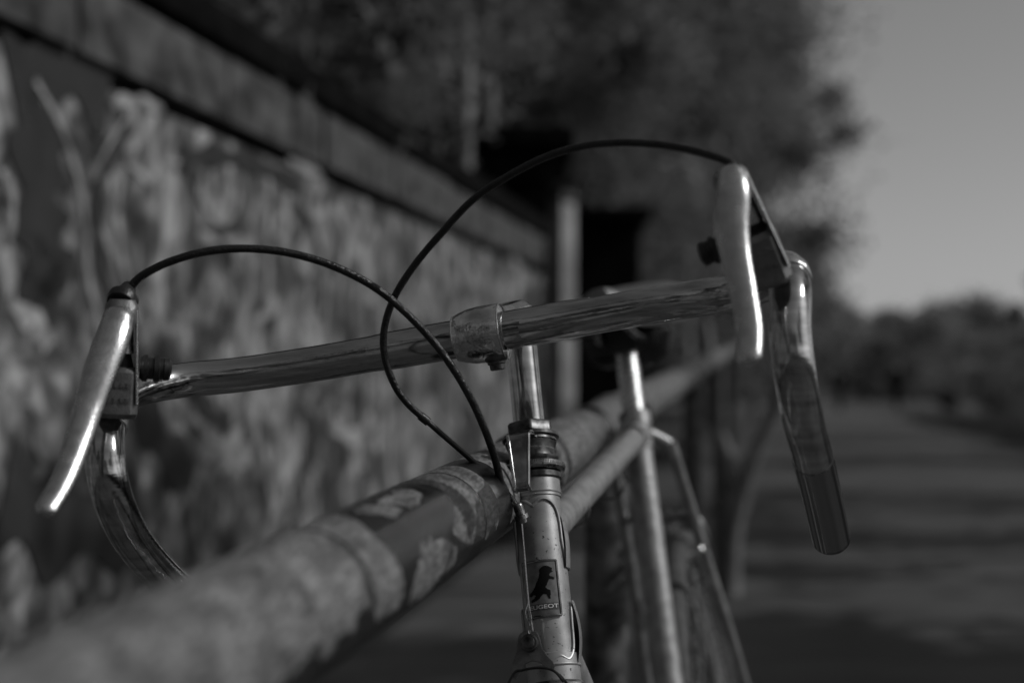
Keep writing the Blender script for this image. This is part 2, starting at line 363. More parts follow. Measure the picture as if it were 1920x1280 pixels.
st = [stroke(p, w_, .007) for p, w_ in dark_]
for i in range(12):
    s0 = rnd.uniform(3.0, 11.5); z1 = rnd.uniform(.35, 1.6); h = rnd.uniform(.08, .5); ww = rnd.uniform(.02, .05)
    st.append(wbox(s0, s0+ww*2, z1-h, z1, .001, .0075))
tag(obj('graffiti', join(*st), 'spraydark', wall, False), 'dark sprayed strokes and runs, lower left shade painted in')
obj('graffiti', join(*[stroke(p, w_*.6, .010) for p, w_ in pale[:7]]), 'spray', wall, False)

# gate pillar, dark shed behind it and its roof over the end of the wall
pil = thing('gate_pillar', (.40, 11.9, 0), 'pale rendered pillar at the far end of the graffiti wall', 'pillar')
X_, Y_, Z_ = V((1, 0, 0)), V((0, 1, 0)), V((0, 0, 1))
PX_, PY_ = V((math.cos(R(38)), math.sin(R(38)), 0)), V((-math.sin(R(38)), math.cos(R(38)), 0))
obj('shaft', box((.425, 11.9, 1.17), PX_, PY_, Z_, .075, .08, 1.27, .01), 'pillar', pil)
obj('pillar_cap', box((.425, 11.9, 2.47), PX_, PY_, Z_, .095, .10, .035, .008), 'stone', pil)
shed = thing('dark_shed', (.9, 14.5, 0), 'black timber shed with flat overhanging roof standing past the pale pillar', 'shed')
for i in range(8):
    obj('board', box((.61+.075*i, 13.0+.004*(i % 2), 1.18), X_, Y_, Z_, .036, .012, 1.22), 'darkwood', shed, False)
obj('wall', box((.875, 14.4, 1.18), X_, Y_, Z_, .30, 1.36, 1.22), 'darkwood', shed, False)
obj('roof', box((.88, 14.3, 2.45), X_, Y_, Z_, .38, 1.6, .045, .01), 'near_black', shed)
can = thing('canopy', (0, 12, 0), 'black canopy roof jutting over the wall end behind the pillar', 'canopy')
obj('roof', box((-.03, 12.0, 2.90), X_, Y_, Z_, .53, .65, .07, .01), 'near_black', can)
obj('fascia', box((.10, 11.50, 2.70), X_, Y_, Z_, .34, .03, .135), 'darkwood', can, False)
obj('back_panel', box((.17, 12.2, 2.2), X_, Y_, Z_, .17, .03, .60), 'darkwood', can, False)
obj('gap_panel', box((.22, 12.32, 1.3), X_, Y_, Z_, .22, .03, 1.3), 'darkwood', can, False)  # added dark board so the gap beside the pillar reads dark
obj('post', box((-.05, 12.6, 1.4), X_, Y_, Z_, .05, .05, 1.5), 'darkwood', can, False)

# ------------------------------------------------------------------ bank behind the wall
sx = [i*.5 for i in range(0, 14)] + [9, 14, 25]; sy = [i*1.5 for i in range(-8, 40)]
bv = []
for y in sy:
    for x in sx: bv.append((WO.x-.22-x+.2025*y, y, 1.55+min(x, 9)*.45+.15*math.sin(y*.8+x)))
nx = len(sx); bf = [(j*nx+i, (j+1)*nx+i, (j+1)*nx+i+1, j*nx+i+1) for j in range(len(sy)-1) for i in range(nx-1)]
tag(obj('bank', (bv, bf), 'slope'), kind='structure')

# ------------------------------------------------------------------ foliage
def leaves(centres, radii, n_, size, squash=.8, shell=.55):
    C_ = np.array(centres); Rr = np.array(radii); idx = rng.choice(len(C_), n_, p=Rr**2/np.sum(Rr**2))
    d = rng.normal(size=(n_, 3)); d /= np.linalg.norm(d, axis=1)[:, None]
    rr = Rr[idx]*(np.minimum(np.abs(rng.normal(size=n_)), 1.9)*.60+.12 if shell < .56 else (shell+(1-shell)*rng.random(n_)**.6)); p = C_[idx]+d*rr[:, None]*np.array([1, 1, squash])
    a = rng.normal(size=(n_, 3)); a /= np.linalg.norm(a, axis=1)[:, None]; b = np.cross(a, rng.normal(size=(n_, 3))); b /= np.linalg.norm(b, axis=1)[:, None]
    s = size*(.6+.8*rng.random(n_))[:, None]
    v = np.stack([p-a*s, p+b*s*.5, p+a*s, p-b*s*.5], 1).reshape(-1, 3)
    return v, np.arange(4*n_).reshape(-1, 4)
def leafobj(name, vf, m, parent=None, loc=(0, 0, 0)):
    v, f = vf; base = np.array(ORG[parent.name]) if parent else np.array(loc)
    v = v-base; n_ = len(f); me = bpy.data.meshes.new(name); me.vertices.add(len(v)); me.vertices.foreach_set('co', v.ravel().astype(np.float32))
    me.loops.add(4*n_); me.loops.foreach_set('vertex_index', f.ravel().astype(np.int32)); me.polygons.add(n_)
    me.polygons.foreach_set('loop_start', (np.arange(n_)*4).astype(np.int32)); me.update(calc_edges=True); me.materials.append(M[m])
    o = bpy.data.objects.new(name, me); S.collection.objects.link(o)
    if parent: o.parent = parent
    else: o.location = V(loc)
    ORG[o.name] = V(base); return o
def tree(x, y, z0, h, cr, n_, size, label, name='broadleaf_tree', m='leaf', trunk=.14, lean=(0, 0), nclump=16, low=.35, group='trees along the path', bark='bark', squash=.8, shell=.5, spread=1., twigs=7):
    t = thing(name, (x, y, z0), label, 'tree', group)
    top = V((x+lean[0], y+lean[1], z0+h*.8)); base = V((x, y, z0-.1)); mid = base.lerp(top, .45)+V((rnd.uniform(-.2, .2), rnd.uniform(-.2, .2), 0))*h*.06
    parts = [sweep([base, base+V((0, 0, .25)), mid, top], [trunk*1.5, trunk, trunk*.7, trunk*.25], 10, 5)]
    cs, rs = [], []
    for i in range(nclump):
        a = i*2.4+rnd.uniform(-.4, .4); f = low+(1-low)*(i+.5)/nclump; rad = cr*math.sin(math.pi*min(.95, .22+.78*(f-low)/(1-low)))*rnd.uniform(.45, 1.)*spread
        c = base.lerp(top, f*1.08)+V((math.cos(a)*rad, math.sin(a)*rad, rnd.uniform(-.1, .25)*h*.3)); cs.append(tuple(c)); rs.append(cr*rnd.uniform(.28, .5))
        r0 = base.lerp(top, max(.25, f*.72)); parts.append(sweep([r0, r0.lerp(c, .5)+V((0, 0, .06*h*rnd.random())), c], [trunk*.38, trunk*.2, trunk*.06], 6, 4))
        for q in range(twigs):
            d = V((rnd.gauss(0, 1), rnd.gauss(0, 1), rnd.gauss(.4, .8))).normalized(); g = r0.lerp(c, rnd.uniform(.6, 1)); e = rs[-1]*rnd.uniform(.9, 2.1)
            parts.append(sweep([g, g+d*e*.5+V((0, 0, e*.06)), g+d*e], [trunk*.10, trunk*.06, trunk*.02], 4, 2))
    obj('trunk', join(*parts), bark, t); leafobj('crown', leaves(cs, rs, n_, size, squash, shell), m, t)
    return t
# trees on the bank above the wall
bt = [(-1.5, 6.5, 4.2, 1.7, 'leafy tree over the wall at the upper left of the photo', 'leaf2'), (-3.3, 9.6, 5.6, 1.7, 'leafy tree on the bank above the middle of the wall coping', 'leaf'),
      (-2.6, 10.5, 6, 2.3, 'tall tree furthest back on the bank behind the wall', 'leaf'), (-.2, 15.3, 6, 2.2, 'leafy tree rising behind the black canopy roof', 'leaf2'),
      (-2.6, 15.5, 7, 2.7, 'broad tree on the bank left of the canopy, half hidden by nearer crowns', 'leaf'), (1.3, 17.8, 7.2, 2.5, 'large tree right behind the dark shed', 'leaf'),
      (2.2, 23.5, 8.6, 3.1, 'tall tree behind the raised brake lever at right', 'leaf2'), (.8, 24, 9.5, 3.2, 'tall tree at the back of the bank above the shed roof', 'leaf')]
for x, y, h, cr, lab, m in bt:
    z = 1.5+max(0, (-1.9+.2025*y-x))*.4; tree(x, y, min(z, 2.6) if x < -1.9+.2025*y else 0, h, cr, 42000, .030+.0011*y, lab, m=m, nclump=22, low=.12, trunk=.13, group='trees on the bank behind the wall')
tree(.35, 14.9, .2, 4.8, 1.5, 30000, .045, 'bushy low tree directly behind the black canopy roof', m='leaf', nclump=20, low=.3, trunk=.08, group='trees on the bank behind the wall')
for (px_, Y_, hh, lab) in ((655, 6.9, 3.4, 'pale slim trunk on the bank, leftmost of the pale ones'), (868, 9.3, 4.2, 'pale slim trunk on the bank left of the canopy roof'), (905, 12.6, 5.5, 'thin pale trunk on the bank behind the wall, closest to the canopy roof'), (1150, 16.2, 6.0, 'pale slim trunk rising above the dark shed'), (1290, 20.5, 7.0, 'pale slim trunk at the right end of the bank trees')):
    xx = (px_-960)/2667*Y_; zz = max(.0, min(2.2, 1.5+(-1.9+.2025*Y_-xx)*.4)) if xx < -2.1+.2025*Y_ else 0
    t_ = thing('slim_tree', (xx, Y_, zz), lab, 'tree', 'pale slim trees behind the wall'); p0 = V((xx, Y_, zz-.1)); p1 = V((xx+rnd.uniform(-.2, .2), Y_+.1, zz+hh)); tk = .035+.002*Y_
    pp = [sweep([p0, p0.lerp(p1, .4)+V((.04, 0, 0)), p0.lerp(p1, .7)-V((.03, 0, 0)), p1], [tk, tk*.8, tk*.55, tk*.2], 10, 5)]
    cs_, rs_ = [], []
    for q in range(14):
        g = p0.lerp(p1, rnd.uniform(.25, .95)); d = V((rnd.gauss(0, 1), rnd.gauss(0, 1), rnd.uniform(.5, 1.6))).normalized()*rnd.uniform(.4, .9); pp.append(sweep([g, g+d*.5, g+d+V((0, 0, .08))], [tk*.3, tk*.2, tk*.06], 6, 3)); cs_.append(tuple(g+d)); rs_.append(.28)
    obj('trunk', join(*pp), 'birch', t_); leafobj('crown', leaves(cs_, rs_, 1500, .03), 'leaf', t_)
# the two that stand against the sky
tree(4.6, 33, 0, 11, 2.9, 30000, .085, 'loose tree whose thin outer branch reaches into the open sky', m='leaf2', nclump=22, low=.1, trunk=.2, lean=(.6, 0), group='trees on the bank behind the wall')
br = thing('broadleaf_tree', (6.3, 38, 0), 'small rounded tree just right of the raised brake lever, low against the sky', 'tree', 'trees on the bank behind the wall')
cs = [(7.6, 38, 4.0), (6.7, 38.5, 4.8), (7.1, 37.5, 3.0), (6.2, 38, 3.6), (8.1, 38.4, 3.1), (6.0, 38, 5.7), (8.5, 38, 8.6), (8.9, 38, 7.7), (7.9, 38.2, 7.3)]
obj('trunk', join(sweep([(6.5, 38, -.1), (6.6, 38, 2), (6.9, 38, 4.4)], [.16, .12, .05], 10), *[sweep([(6.6, 38, 2), ((c[0]+6.6)/2, 38, (c[2]+2)/2+.3), c], [.06, .04, .02], 6) for c in cs]), 'bark', br)
leafobj('crown', leaves(cs, [1.1, 1.0, 1.2, 1.1, .9, .8, .65, .6, .5], 20000, .07), 'leaf2', br)
# undergrowth on the bank
cs, rs = [], []
for i in range(260):
    y = rnd.uniform(1.5, 7.3) if i < 170 else rnd.uniform(13.5, 26); x = -1.9+.2025*y-.35-abs(rnd.gauss(0, .7)); cs.append((x, y, 1.85+(-1.9+.2025*y-x)*.45+rnd.uniform(-.1, .45))); rs.append(rnd.uniform(.15, .42))
for i in range(110):
    y = rnd.uniform(8.0, 17); x = -1.9+.2025*y-rnd.uniform(1.6, 4); cs.append((x, y, 1.85+(-1.9+.2025*y-x)*.45+rnd.uniform(-.1, 2.2))); rs.append(rnd.uniform(.25, .5))
tag(leafobj('undergrowth', leaves(cs, rs, 130000, .028), 'leaf'), 'tangled ivy and undergrowth on the bank above the wall', 'undergrowth', kind='stuff')
# far tree line at the end of the path
far = [(13, 96, 5.2), (19, 105, 5.6), (25.5, 110, 5.3), (31.5, 104, 4.9), (36.5, 112, 5.8), (43, 108, 6.2), (49, 113, 6.6), (22, 122, 6.1), (38, 126, 6.0), (28.2, 106, 5.0)]
fl = ['leftmost rounded tree of the far tree line at the path end', 'second rounded tree of the far tree line from the left', 'middle tree of the far tree line above the walkers', 'low tree in the dip of the far tree line', 'tree right of the dip in the far tree line',
      'taller tree of the far tree line near the right edge', 'rightmost and tallest tree of the far tree line', 'set-back tree showing between the leftmost ones of the far line', 'set-back tree behind the dip of the far line', 'narrow low tree of the far line directly above the right walker']
for (x, y, h), lab in zip(far, fl):
    tree(x, y, 0, h*1.36, h*.75, 14000, .2, lab, m='leaf3', nclump=14, low=.12, trunk=.2, group='far tree line')
cs = [(9+i*1.0+rnd.uniform(-.5, .5), 92+rnd.uniform(-6, 6), rnd.uniform(.3, 4.6)) for i in range(52)]
tag(leafobj('far_scrub', leaves(cs, [2.0]*52, 60000, .18), 'leaf3'), 'dark band of scrub beneath the far tree line', 'scrub', kind='stuff')
# shrubs on the right verge
sh = [(15.6, 50.5, .6, 'small dark shrub right of the far walkers, beside the path', 'leaf2'), (15.8, 46.5, 1.15, 'low pale shrub near the right edge by the path', 'leaf'), (13.2, 37.5, .95, 'dark shrub at the right edge below the pale one', 'leaf2'),
      (7.7, 19.5, .95, 'large dark shrub just outside the right edge of the photo', 'leaf2'),]
tree(16.9, 45, 0, 5.0, 1.3, 3000, .10, 'dark slim tree cut by the right edge of the photo', m='leaf2', nclump=14, low=.05, trunk=.08, group=None)
for x, y, r_, lab, m in sh:
    t = thing('shrub', (x, y, 0), lab, 'shrub', 'shrubs right of the path'); cs = [(x+rnd.uniform(-r_, r_)*.7, y+rnd.uniform(-r_, r_)*.7, r_*rnd.uniform(.35, 1.2)) for i in range(8)]
    obj('stem', join(*[sweep([(x, y, -.1), ((x+c[0])/2, (y+c[1])/2, c[2]*.5), c], [.04, .03, .01], 6, 3) for c in cs]), 'bark', t)
    leafobj('foliage', leaves(cs, [r_*.5]*8, 6000, .055), m, t)
# trees right of the path: out of frame, they throw the bars of shade across path and wall
rt = [(7.3, 2.9, 8.2, 1.55, 3000), (8.6, 7.0, 9, 1.4, 1500), (9.3, 9.6, 9.5, 1.6, 1500), (8.3, 3.3, 7.2, 1.0, 1400), (12.0, 15.5, 10, 1.7, 1700), (14.0, 22, 10, 1.6, 1500), (8.2, -6.5, 9, 2.0, 2500), (9.0, -10.5, 9, 2.4, 3000), (15.5, 27, 10, 1.6, 1500)]
rl = ['slim tree just outside the photo beside the bicycle, right of the path', 'sparse tree right of the path, outside the photo', 'larger sparse tree right of the path, outside the photo', 'small sparse tree right of the path, outside the photo',
      'sparse tree further up the right of the path, outside the photo', 'sparse tree far up the right side, outside the photo', 'tree behind the viewer on the right', 'large tree far behind the viewer on the right', 'last sparse tree up the right side, outside the photo']
for (x, y, h, cr, n_), lab in zip(rt, rl):
    tree(x, y, 0, h, cr, n_*2, .10, lab, m='leaf2', nclump=14, low=.42, trunk=.14, group='trees right of the path', spread=1.1, twigs=3)
# trees behind the viewer
for i, (x, y, h, cr) in enumerate([(-3.6, -6, 6, 2.2), (-1.5, -13, 8, 3.2), (2.8, -16, 9, 3.4), (6.8, -19, 9, 3.2), (-5.5, -2, 6, 2.0)]):
    tree(x, y, 0, h, cr, 6000, .13, ['tree leaning over the wall behind the viewer', 'broad tree behind the viewer left of the path', 'broad tree closing the path behind the viewer', 'broad tree behind the viewer right of the path', 'tree beyond the wall level with the viewer'][i], m='leaf2', nclump=18, low=.12, group='trees behind the viewer')

# forked young tree beside the railing
fk = thing('forked_tree', (.90, 6.0, 0), 'bare pale young trunk forking into a Y beside the railing', 'tree')
b0 = at(1368, 1120, 5.95); f0 = at(1383, 945, 5.95)
obj('trunk', sweep([b0-V((0, 0, .1)), at(1372, 1040, 5.95), f0], [.05, .037, .036], 12), 'palebark', fk)
obj('branch', sweep([f0-V((0, 0, .05)), at(1366, 860, 5.97), at(1346, 800, 6.0), at(1338, 720, 6.05), at(1325, 600, 6.15)], [.034, .03, .027, .026, .016], 12), 'palebark', fk)
obj('branch', sweep([f0-V((0, 0, .05)), at(1408, 870, 5.93), at(1438, 800, 5.9), at(1462, 740, 5.85), at(1490, 640, 5.8)], [.034, .032, .028, .025, .015], 12), 'palebark', fk)

# ------------------------------------------------------------------ two walkers far down the path
def person(x, y, face, label, stride, top, low_, hgt):
    t = thing('person', (x, y, 0), label, 'person', 'walkers far down the path')
    s_ = hgt/1.75; c, sn = math.cos(face), math.sin(face)
    def P(a, b, z): return (a*c-b*sn, a*sn+b*c, z*s_)
    pts = [P(0, 0, .95), P(0, 0, 1.15), P(0, .01, 1.38), P(0, .01, 1.47), P(0, .02, 1.53),
           P(.17, 0, 1.40), P(.21, -stride*.3, 1.15), P(.21, -stride*.3+.1, .92), P(.21, -stride*.3+.14, .82),
           P(-.17, 0, 1.40), P(-.21, stride*.3, 1.15), P(-.21, stride*.3+.06, .92), P(-.21, stride*.3+.1, .82),
           P(.09, 0, .9), P(.10, stride*.45, .50), P(.10, stride*.62, .09), P(.10, stride*.62+.16, .04),
           P(-.09, 0, .9), P(-.10, -stride*.25, .50), P(-.10, -stride*.8, .12), P(-.10, -stride*.8+.14, .04)]
    ed = [(0, 1), (1, 2), (2, 3), (3, 4), (2, 5), (5, 6), (6, 7), (7, 8), (2, 9), (9, 10), (10, 11), (11, 12), (0, 13), (13, 14), (14, 15), (15, 16), (0, 17), (17, 18), (18, 19), (19, 20)]
    rad = [q*1.28 for q in [.15, .135, .15, .06, .055, .065, .048, .035, .03, .065, .048, .035, .03, .10, .065, .042, .04, .10, .065, .042, .04]]
    me = bpy.data.meshes.new('body'); me.from_pydata(pts, ed, []); o = bpy.data.objects.new('body', me); S.collection.objects.link(o); o.parent = t
    sm = o.modifiers.new('s', 'SKIN'); 
    for i, v in enumerate(me.skin_vertices[0].data): v.radius = (rad[i], rad[i]*.8); v.use_root = (i == 0)
    ss = o.modifiers.new('u', 'SUBSURF'); ss.levels = 1; ss.render_levels = 1
    dg = bpy.context.evaluated_depsgraph_get(); dg.update(); me2 = bpy.data.meshes.new_from_object(o.evaluated_get(dg)); o.modifiers.clear(); o.data = me2
    me2.materials.clear(); [me2.materials.append(M[k]) for k in (top, low_, 'skin')]
    for p in me2.polygons: z = p.center.z/s_; p.material_index = 2 if z > 1.45 or (z < .86 and abs(p.center.x*c+p.center.y*sn) > .16) else (0 if z > .93 else 1); p.use_smooth = True
    ORG[o.name] = V((x, y, 0)); b = V((x, y, 0))
    hd = b+V(P(0, .03, 1.63)); Z = V((0, 0, 1)); fd = V((-sn, c, 0))
    obj('head', join(lathe(hd-Z*.12*s_, Z, [(0, .045), (.03, .066), (.07, .078), (.12, .082), (.17, .078), (.21, .06), (.235, .02)], 16), sweep([hd+fd*.075+Z*.02, hd+fd*.1-Z*.02], [.008, .014], 8, smooth=False)), 'skin', t)
    obj('hair', lathe(hd-Z*.02-fd*.02, Z, [(0, .083), (.05, .092), (.10, .084), (.13, .055), (.145, .01)], 16), 'hair', t)
person(12.2, 53, 0, 'left one of two distant walkers on the path, in dark clothes', .32, 'cloth', 'cloth', 1.72)
person(14.6, 54, math.pi, 'right one of two distant walkers on the path, slightly taller', .28, 'cloth2', 'cloth', 1.82)

# ------------------------------------------------------------------ railing
RO = at(895, 935, .975); RD = (at(1435, 618, 1)-V((0, 0, EYE))).normalized(); RR = .0302
E1 = V((0, 0, 1)).cross(RD).normalized(); E2 = RD.cross(E1)
def railp(t, th, r=RR): a = R(th); return RO+RD*t+E1*(math.cos(a)*r)+E2*(math.sin(a)*r)
def sdist(poly, x, y):
    n_ = len(poly); P = np.array(poly); px = x[..., None]; py = y[..., None]; a = P; b = np.roll(P, -1, 0); e = b-a
    wx = px-a[:, 0]; wy = py-a[:, 1]; tt = np.clip((wx*e[:, 0]+wy*e[:, 1])/(e[:, 0]**2+e[:, 1]**2), 0, 1)
    d = np.sqrt(np.min((wx-tt*e[:, 0])**2+(wy-tt*e[:, 1])**2, -1))
    c = ((a[:, 1] <= py) != (b[:, 1] <= py)) & (px < a[:, 0]+(py-a[:, 1])*e[:, 0]/np.where(e[:, 1] == 0, 1e-9, e[:, 1]))
    return np.where(np.sum(c, -1) % 2 == 1, -d, d)
def coat(t, th):
    t = t/.975            # t metres along, th degrees (90 top, 180 path side, 270 below): > 0.5 dark
    th = np.where(th < 40, th+360, th); v = th*math.pi/180*RR; K = math.pi/180*RR
    def sc(d, s_=.0025): return np.clip(.5-d/s_, -1.5, 2.5)
    def pg(p): return sdist([(a, b*K) for a, b in p], t, v)
    dk = np.full(t.shape, -1.5)
    thA = np.array([40, 95, 110, 127, 142, 155, 162, 168, 181, 191, 196, 260, 400]); tA = np.array([-.186, -.189, -.181, -.181, -.187, -.199, -.213, -.214, -.197, -.173, -.148, -.12, -.18])
    bandB = np.maximum(t-np.interp(th, thA, tA), -.333-.006*np.sin(th*.06)-t)
    dk = np.maximum(dk, sc(bandB))
    dk = np.maximum(dk, sc(np.maximum(-.083-t, t+.035)))                      # far band: a cast shadow painted into the rail colour
    for k in (1, 2, 4, 7):                                                      # the coats repeat unevenly up the rail
        dk = np.maximum(dk, sc(np.maximum((.05+.52*k)-t, t-(.05+.52*k+.07))))
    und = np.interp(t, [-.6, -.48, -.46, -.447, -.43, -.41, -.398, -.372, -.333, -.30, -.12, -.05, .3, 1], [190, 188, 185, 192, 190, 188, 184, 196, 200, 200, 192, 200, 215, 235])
    dk = np.maximum(dk, sc(np.maximum(und-th, th-350)*K, .012))  # underside goes dark
    for q_, p in enumerate(([(-.279, 97), (-.224, 88), (-.208, 102), (-.219, 116), (-.244, 124), (-.259, 123), (-.264, 115), (-.277, 104)],
              [(-.317, 98), (-.289, 88), (-.279, 105), (-.269, 120), (-.272, 124), (-.291, 124), (-.3, 116), (-.313, 106)],
              [(-.283, 161), (-.262, 164), (-.231, 165), (-.217, 179), (-.209, 193), (-.208, 206), (-.227, 212), (-.246, 218), (-.271, 222), (-.306, 208), (-.306, 189), (-.3, 179), (-.288, 166)])):
        dk = np.minimum(dk, 1-sc(pg(p), (.004, .005, .009)[q_]))
    for c0, hw in ((-.125, .0018), (-.381, .0034)):                             # thin dark rings
        dk = np.maximum(dk, np.where((th < und+20) | (th > 350), sc(np.abs(t-c0)-hw-.0006, .0012), -1.5))
    return dk
def railmesh(ts, nth, name, parent):
    th = np.arange(nth)*360/nth; T, H = np.meshgrid(ts, th, indexing='ij'); rad = np.deg2rad(H)
    rr = RR*(1+.0035*np.sin(T*37+rad*2)+.002*np.sin(T*90+rad*3))
    for c0, hw in ((-.122, .0018), (-.3715, .0028)): rr = rr-.0006*np.exp(-((T-c0)/hw)**2)
    rr = rr+np.where(T < -.3715, .0005, 0)
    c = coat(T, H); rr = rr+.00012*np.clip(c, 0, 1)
    P = np.array(RO)[None, None]+T[..., None]*np.array(RD)+(np.cos(rad)*rr)[..., None]*np.array(E1)+(np.sin(rad)*rr)[..., None]*np.array(E2)
    vs = P.reshape(-1, 3); n_ = len(ts); i, k = np.meshgrid(np.arange(n_-1), np.arange(nth), indexing='ij'); k2 = (k+1) % nth
    f = np.stack([i*nth+k, (i+1)*nth+k, (i+1)*nth+k2, i*nth+k2], -1).reshape(-1, 4)
    o = leafobj(name, (vs, f), 'rail', parent); o.data.polygons.foreach_set('use_smooth', [True]*len(f))
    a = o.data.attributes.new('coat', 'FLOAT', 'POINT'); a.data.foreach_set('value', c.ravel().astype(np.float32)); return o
rl_ = thing('railing', (RO.x, RO.y, 0), 'thick round railing of worn two-tone painted pipe that the bicycle leans on', 'railing')
ts = np.concatenate([np.arange(-2.6, -.56, .02), np.arange(-.56, -.05, .0018), np.arange(-.05, 1.2, .006), np.arange(1.2, 9.5, .05)])
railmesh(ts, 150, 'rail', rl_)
for t0 in (.20, .245, .86, 2.6): obj('collar', lathe(RO+RD*t0, RD, [(-.012, RR+.0005), (-.01, RR+.0035), (.01, RR+.0035), (.012, RR+.0005)], 40), 'rail', rl_)
for t0 in (-1.9, .80, 2.95, 5.1, 7.3):
    p = RO+RD*t0; q = V((p.x-.0, p.y, -.25)); obj('post', join(sweep([p-V((0, 0, .01)), q], [.027, .027], 20, smooth=False), lathe(p-V((0, 0, .036)), (0, 0, -1), [(0, .034), (.03, .033), (.034, .028)], 20)), 'postpaint' if 'postpaint' in M else 'darksteel', rl_)

# ------------------------------------------------------------------ bicycle
A = V((.967, -.2, .16)).normalized(); B = V((.2, .98, .02)); B = (B-A*B.dot(A)).normalized(); U = A.cross(B)
C = at(900, 628, .93)                    # handlebar clamp centre
HT = at(1003, 905, .985)                 # top of head tube
T = (-.951*U-.309*B).normalized(); FH = (-B-T*(-B).dot(T)).normalized()
bike = thing('bicycle', (.12, 1.25, 0), 'old silver racing bicycle with chrome drop handlebar leaning against the worn pipe railing', 'bicycle')
SC = HT+.008*A+.56*B+.006*U; ST = (-.956*U-.292*B).normalized(); BBK = SC+ST*.56; AX = BBK+.42*B+.055*U
def hq(k, off=0.): return HT+T*k+FH*off
# frame tubes
obj('head_tube', lathe(HT, T, [(0, .0172), (.012, .0172), (.0125, .0163), (.118, .0163), (.1185, .0178), (.136, .0178)], 48), 'paint', bike)
lug = []
def onhead(u, v, h=0.): a = u/.0168; return HT+T*v+(FH*math.cos(a)+A*math.sin(a))*(.0168+h)
# lug edges: raised scalloped lips
for sgn in (1, -1):
    pts = [(sgn*.000, .020), (sgn*.006, .0155), (sgn*.012, .0165), (sgn*.017, .022), (sgn*.0195, .032), (sgn*.020, .045), (sgn*.022, .054), (sgn*.028, .062)]
    lug.append(sweep([onhead(u, v, .0001) for u, v in pts], .0011, 8, 6))
    pts = [(0, .128), (sgn*.008, .121), (sgn*.015, .123), (sgn*.0205, .115), (sgn*.022, .098), (sgn*.0235, .088), (sgn*.028, .086)]
    lug.append(sweep([onhead(u, v, .0001) for u, v in pts], .0012, 8, 6))
lug.append(ring(hq(.0095), T, .0171, .0008, 48, 8)); lug.append(ring(hq(.126), T, .0180, .0009, 48, 8))
obj('head_lug', join(*lug), 'paint', bike)
# side shells of the lugs
def shell(v0, v1, u0, u1, h, bulge=0.):
    vs, fs = [], []; n1, n2 = 14, 14
    for i in range(n1+1):
        for j in range(n2+1): vs.append(onhead(u0+(u1-u0)*j/n2, v0+(v1-v0)*i/n1, h+bulge*math.sin(math.pi*i/n1)))
    for i in range(n1):
        for j in range(n2): a = i*(n2+1)+j; fs.append((a, a+1, a+n2+2, a+n2+1))
    return vs, fs
obj('lug_shell', join(shell(.026, .062, .0205, .052, .0012, .0014), shell(.084, .126, .0225, .052, .0014, .003)), 'paint', bike)
tt0 = hq(.034, -.01); tt1 = SC+ST*.004
obj('top_tube', sweep([tt0, tt1], .0127, 32, smooth=False), 'paint', bike)
obj('down_tube', sweep([hq(.108, -.008), BBK], .0143, 32, smooth=False), 'paint', bike)
obj('seat_tube', sweep([SC-ST*.018, SC+ST*.02, SC+ST*.0201, BBK], [.0160, .0160, .0143, .0143], 32, smooth=False), 'paint', bike)
obj('seat_bolt', cyl(SC-ST*.012+B*.018-A*.014, SC-ST*.012+B*.018+A*.014, .0048, 12), 'steel', bike)
obj('seat_lug', sweep([SC-ST*.020, SC-ST*.006], .0172, 24, smooth=False), 'paint', bike)
obj('lug_sleeve', sweep([SC+ST*.004-B*.045, SC+ST*.004-B*.005], [.0134, .0150], 24, smooth=False), 'paint', bike)
obj('tube_ring', ring(SC+ST*.055, ST, .0143, .0008, 32, 6), 'paint', bike)
for s_ in (-1, 1):
    p = [SC+ST*.004+A*s_*.012+B*.006, SC+ST*.012+A*s_*.022+B*.015, SC+ST*.021+A*s_*.0315+B*.023, SC+ST*.030+A*s_*.0335+B*.028, SC.lerp(AX, .30)+A*s_*.042+B*.01, SC.lerp(AX, .6)+A*s_*.055, AX+A*s_*.066]
    obj('seat_stay', sweep(p, [.0066, .0066, .0064, .0062, .0062, .0060, .005], 16, 6), 'paint', bike)
    obj('chain_stay', sweep([BBK+A*s_*.02, BBK.lerp(AX, .35)+A*s_*.034, AX+A*s_*.064], [.0115, .010, .007], 16, 6), 'paint', bike)
obj('bottom_bracket', cyl(BBK-A*.035, BBK+A*.035, .020, 28), 'paint', bike)
# headset and stem
hs = obj('headset', join(lathe(hq(0), -T, [(0, .0172), (.001, .0190), (.0045, .0190), (.006, .0175)], 40),
    lathe(hq(-.0062), -T, [(0, .0185), (.001, .0215), (.0052, .0215), (.0062, .0195)], 48)), 'darksteel', bike)
obj('race', ring(hq(-.0086), T, .0192, .0028, 90, 12), 'steel', hs)
kn = [box(hq(-.0098)+(FH*math.cos(a)+A*math.sin(a))*.0217, (FH*math.cos(a)+A*math.sin(a)), A*math.cos(a)-FH*math.sin(a), T, .0006, .0004, .0012) for a in [2*math.pi*i/110 for i in range(110)]]
obj('knurling', join(*kn), 'steel', hs, False)
obj('cup', lathe(hq(-.0122), -T, [(0, .0165), (.002, .0178), (.004, .0182), (.0045, .0165), (.0095, .0160), (.013, .0172), (.015, .0178)], 48), 'darksteel', hs)
obj('upper_race', lathe(hq(-.0275), -T, [(-.010, .0150), (-.004, .0165), (0, .0160), (.002, .0150)], 48), 'steel', hs)
hexw = lambda a, t: 1/max(math.cos(((a+.3) % (math.pi/3))-math.pi/6), .1)*.93
obj('locknut', lathe(hq(-.0300), -T, [(0, .0190), (.001, .0200), (.003, .0200), (.0042, .0165)], 48), 'darksteel', hs)
obj('locknut', lathe(hq(-.0342), -T, [(0, .0150), (.0006, .0162), (.0065, .0162), (.008, .0150), (.0082, .0118)], 72, warp=hexw), 'darksteel', hs)
QT = hq(-.118)
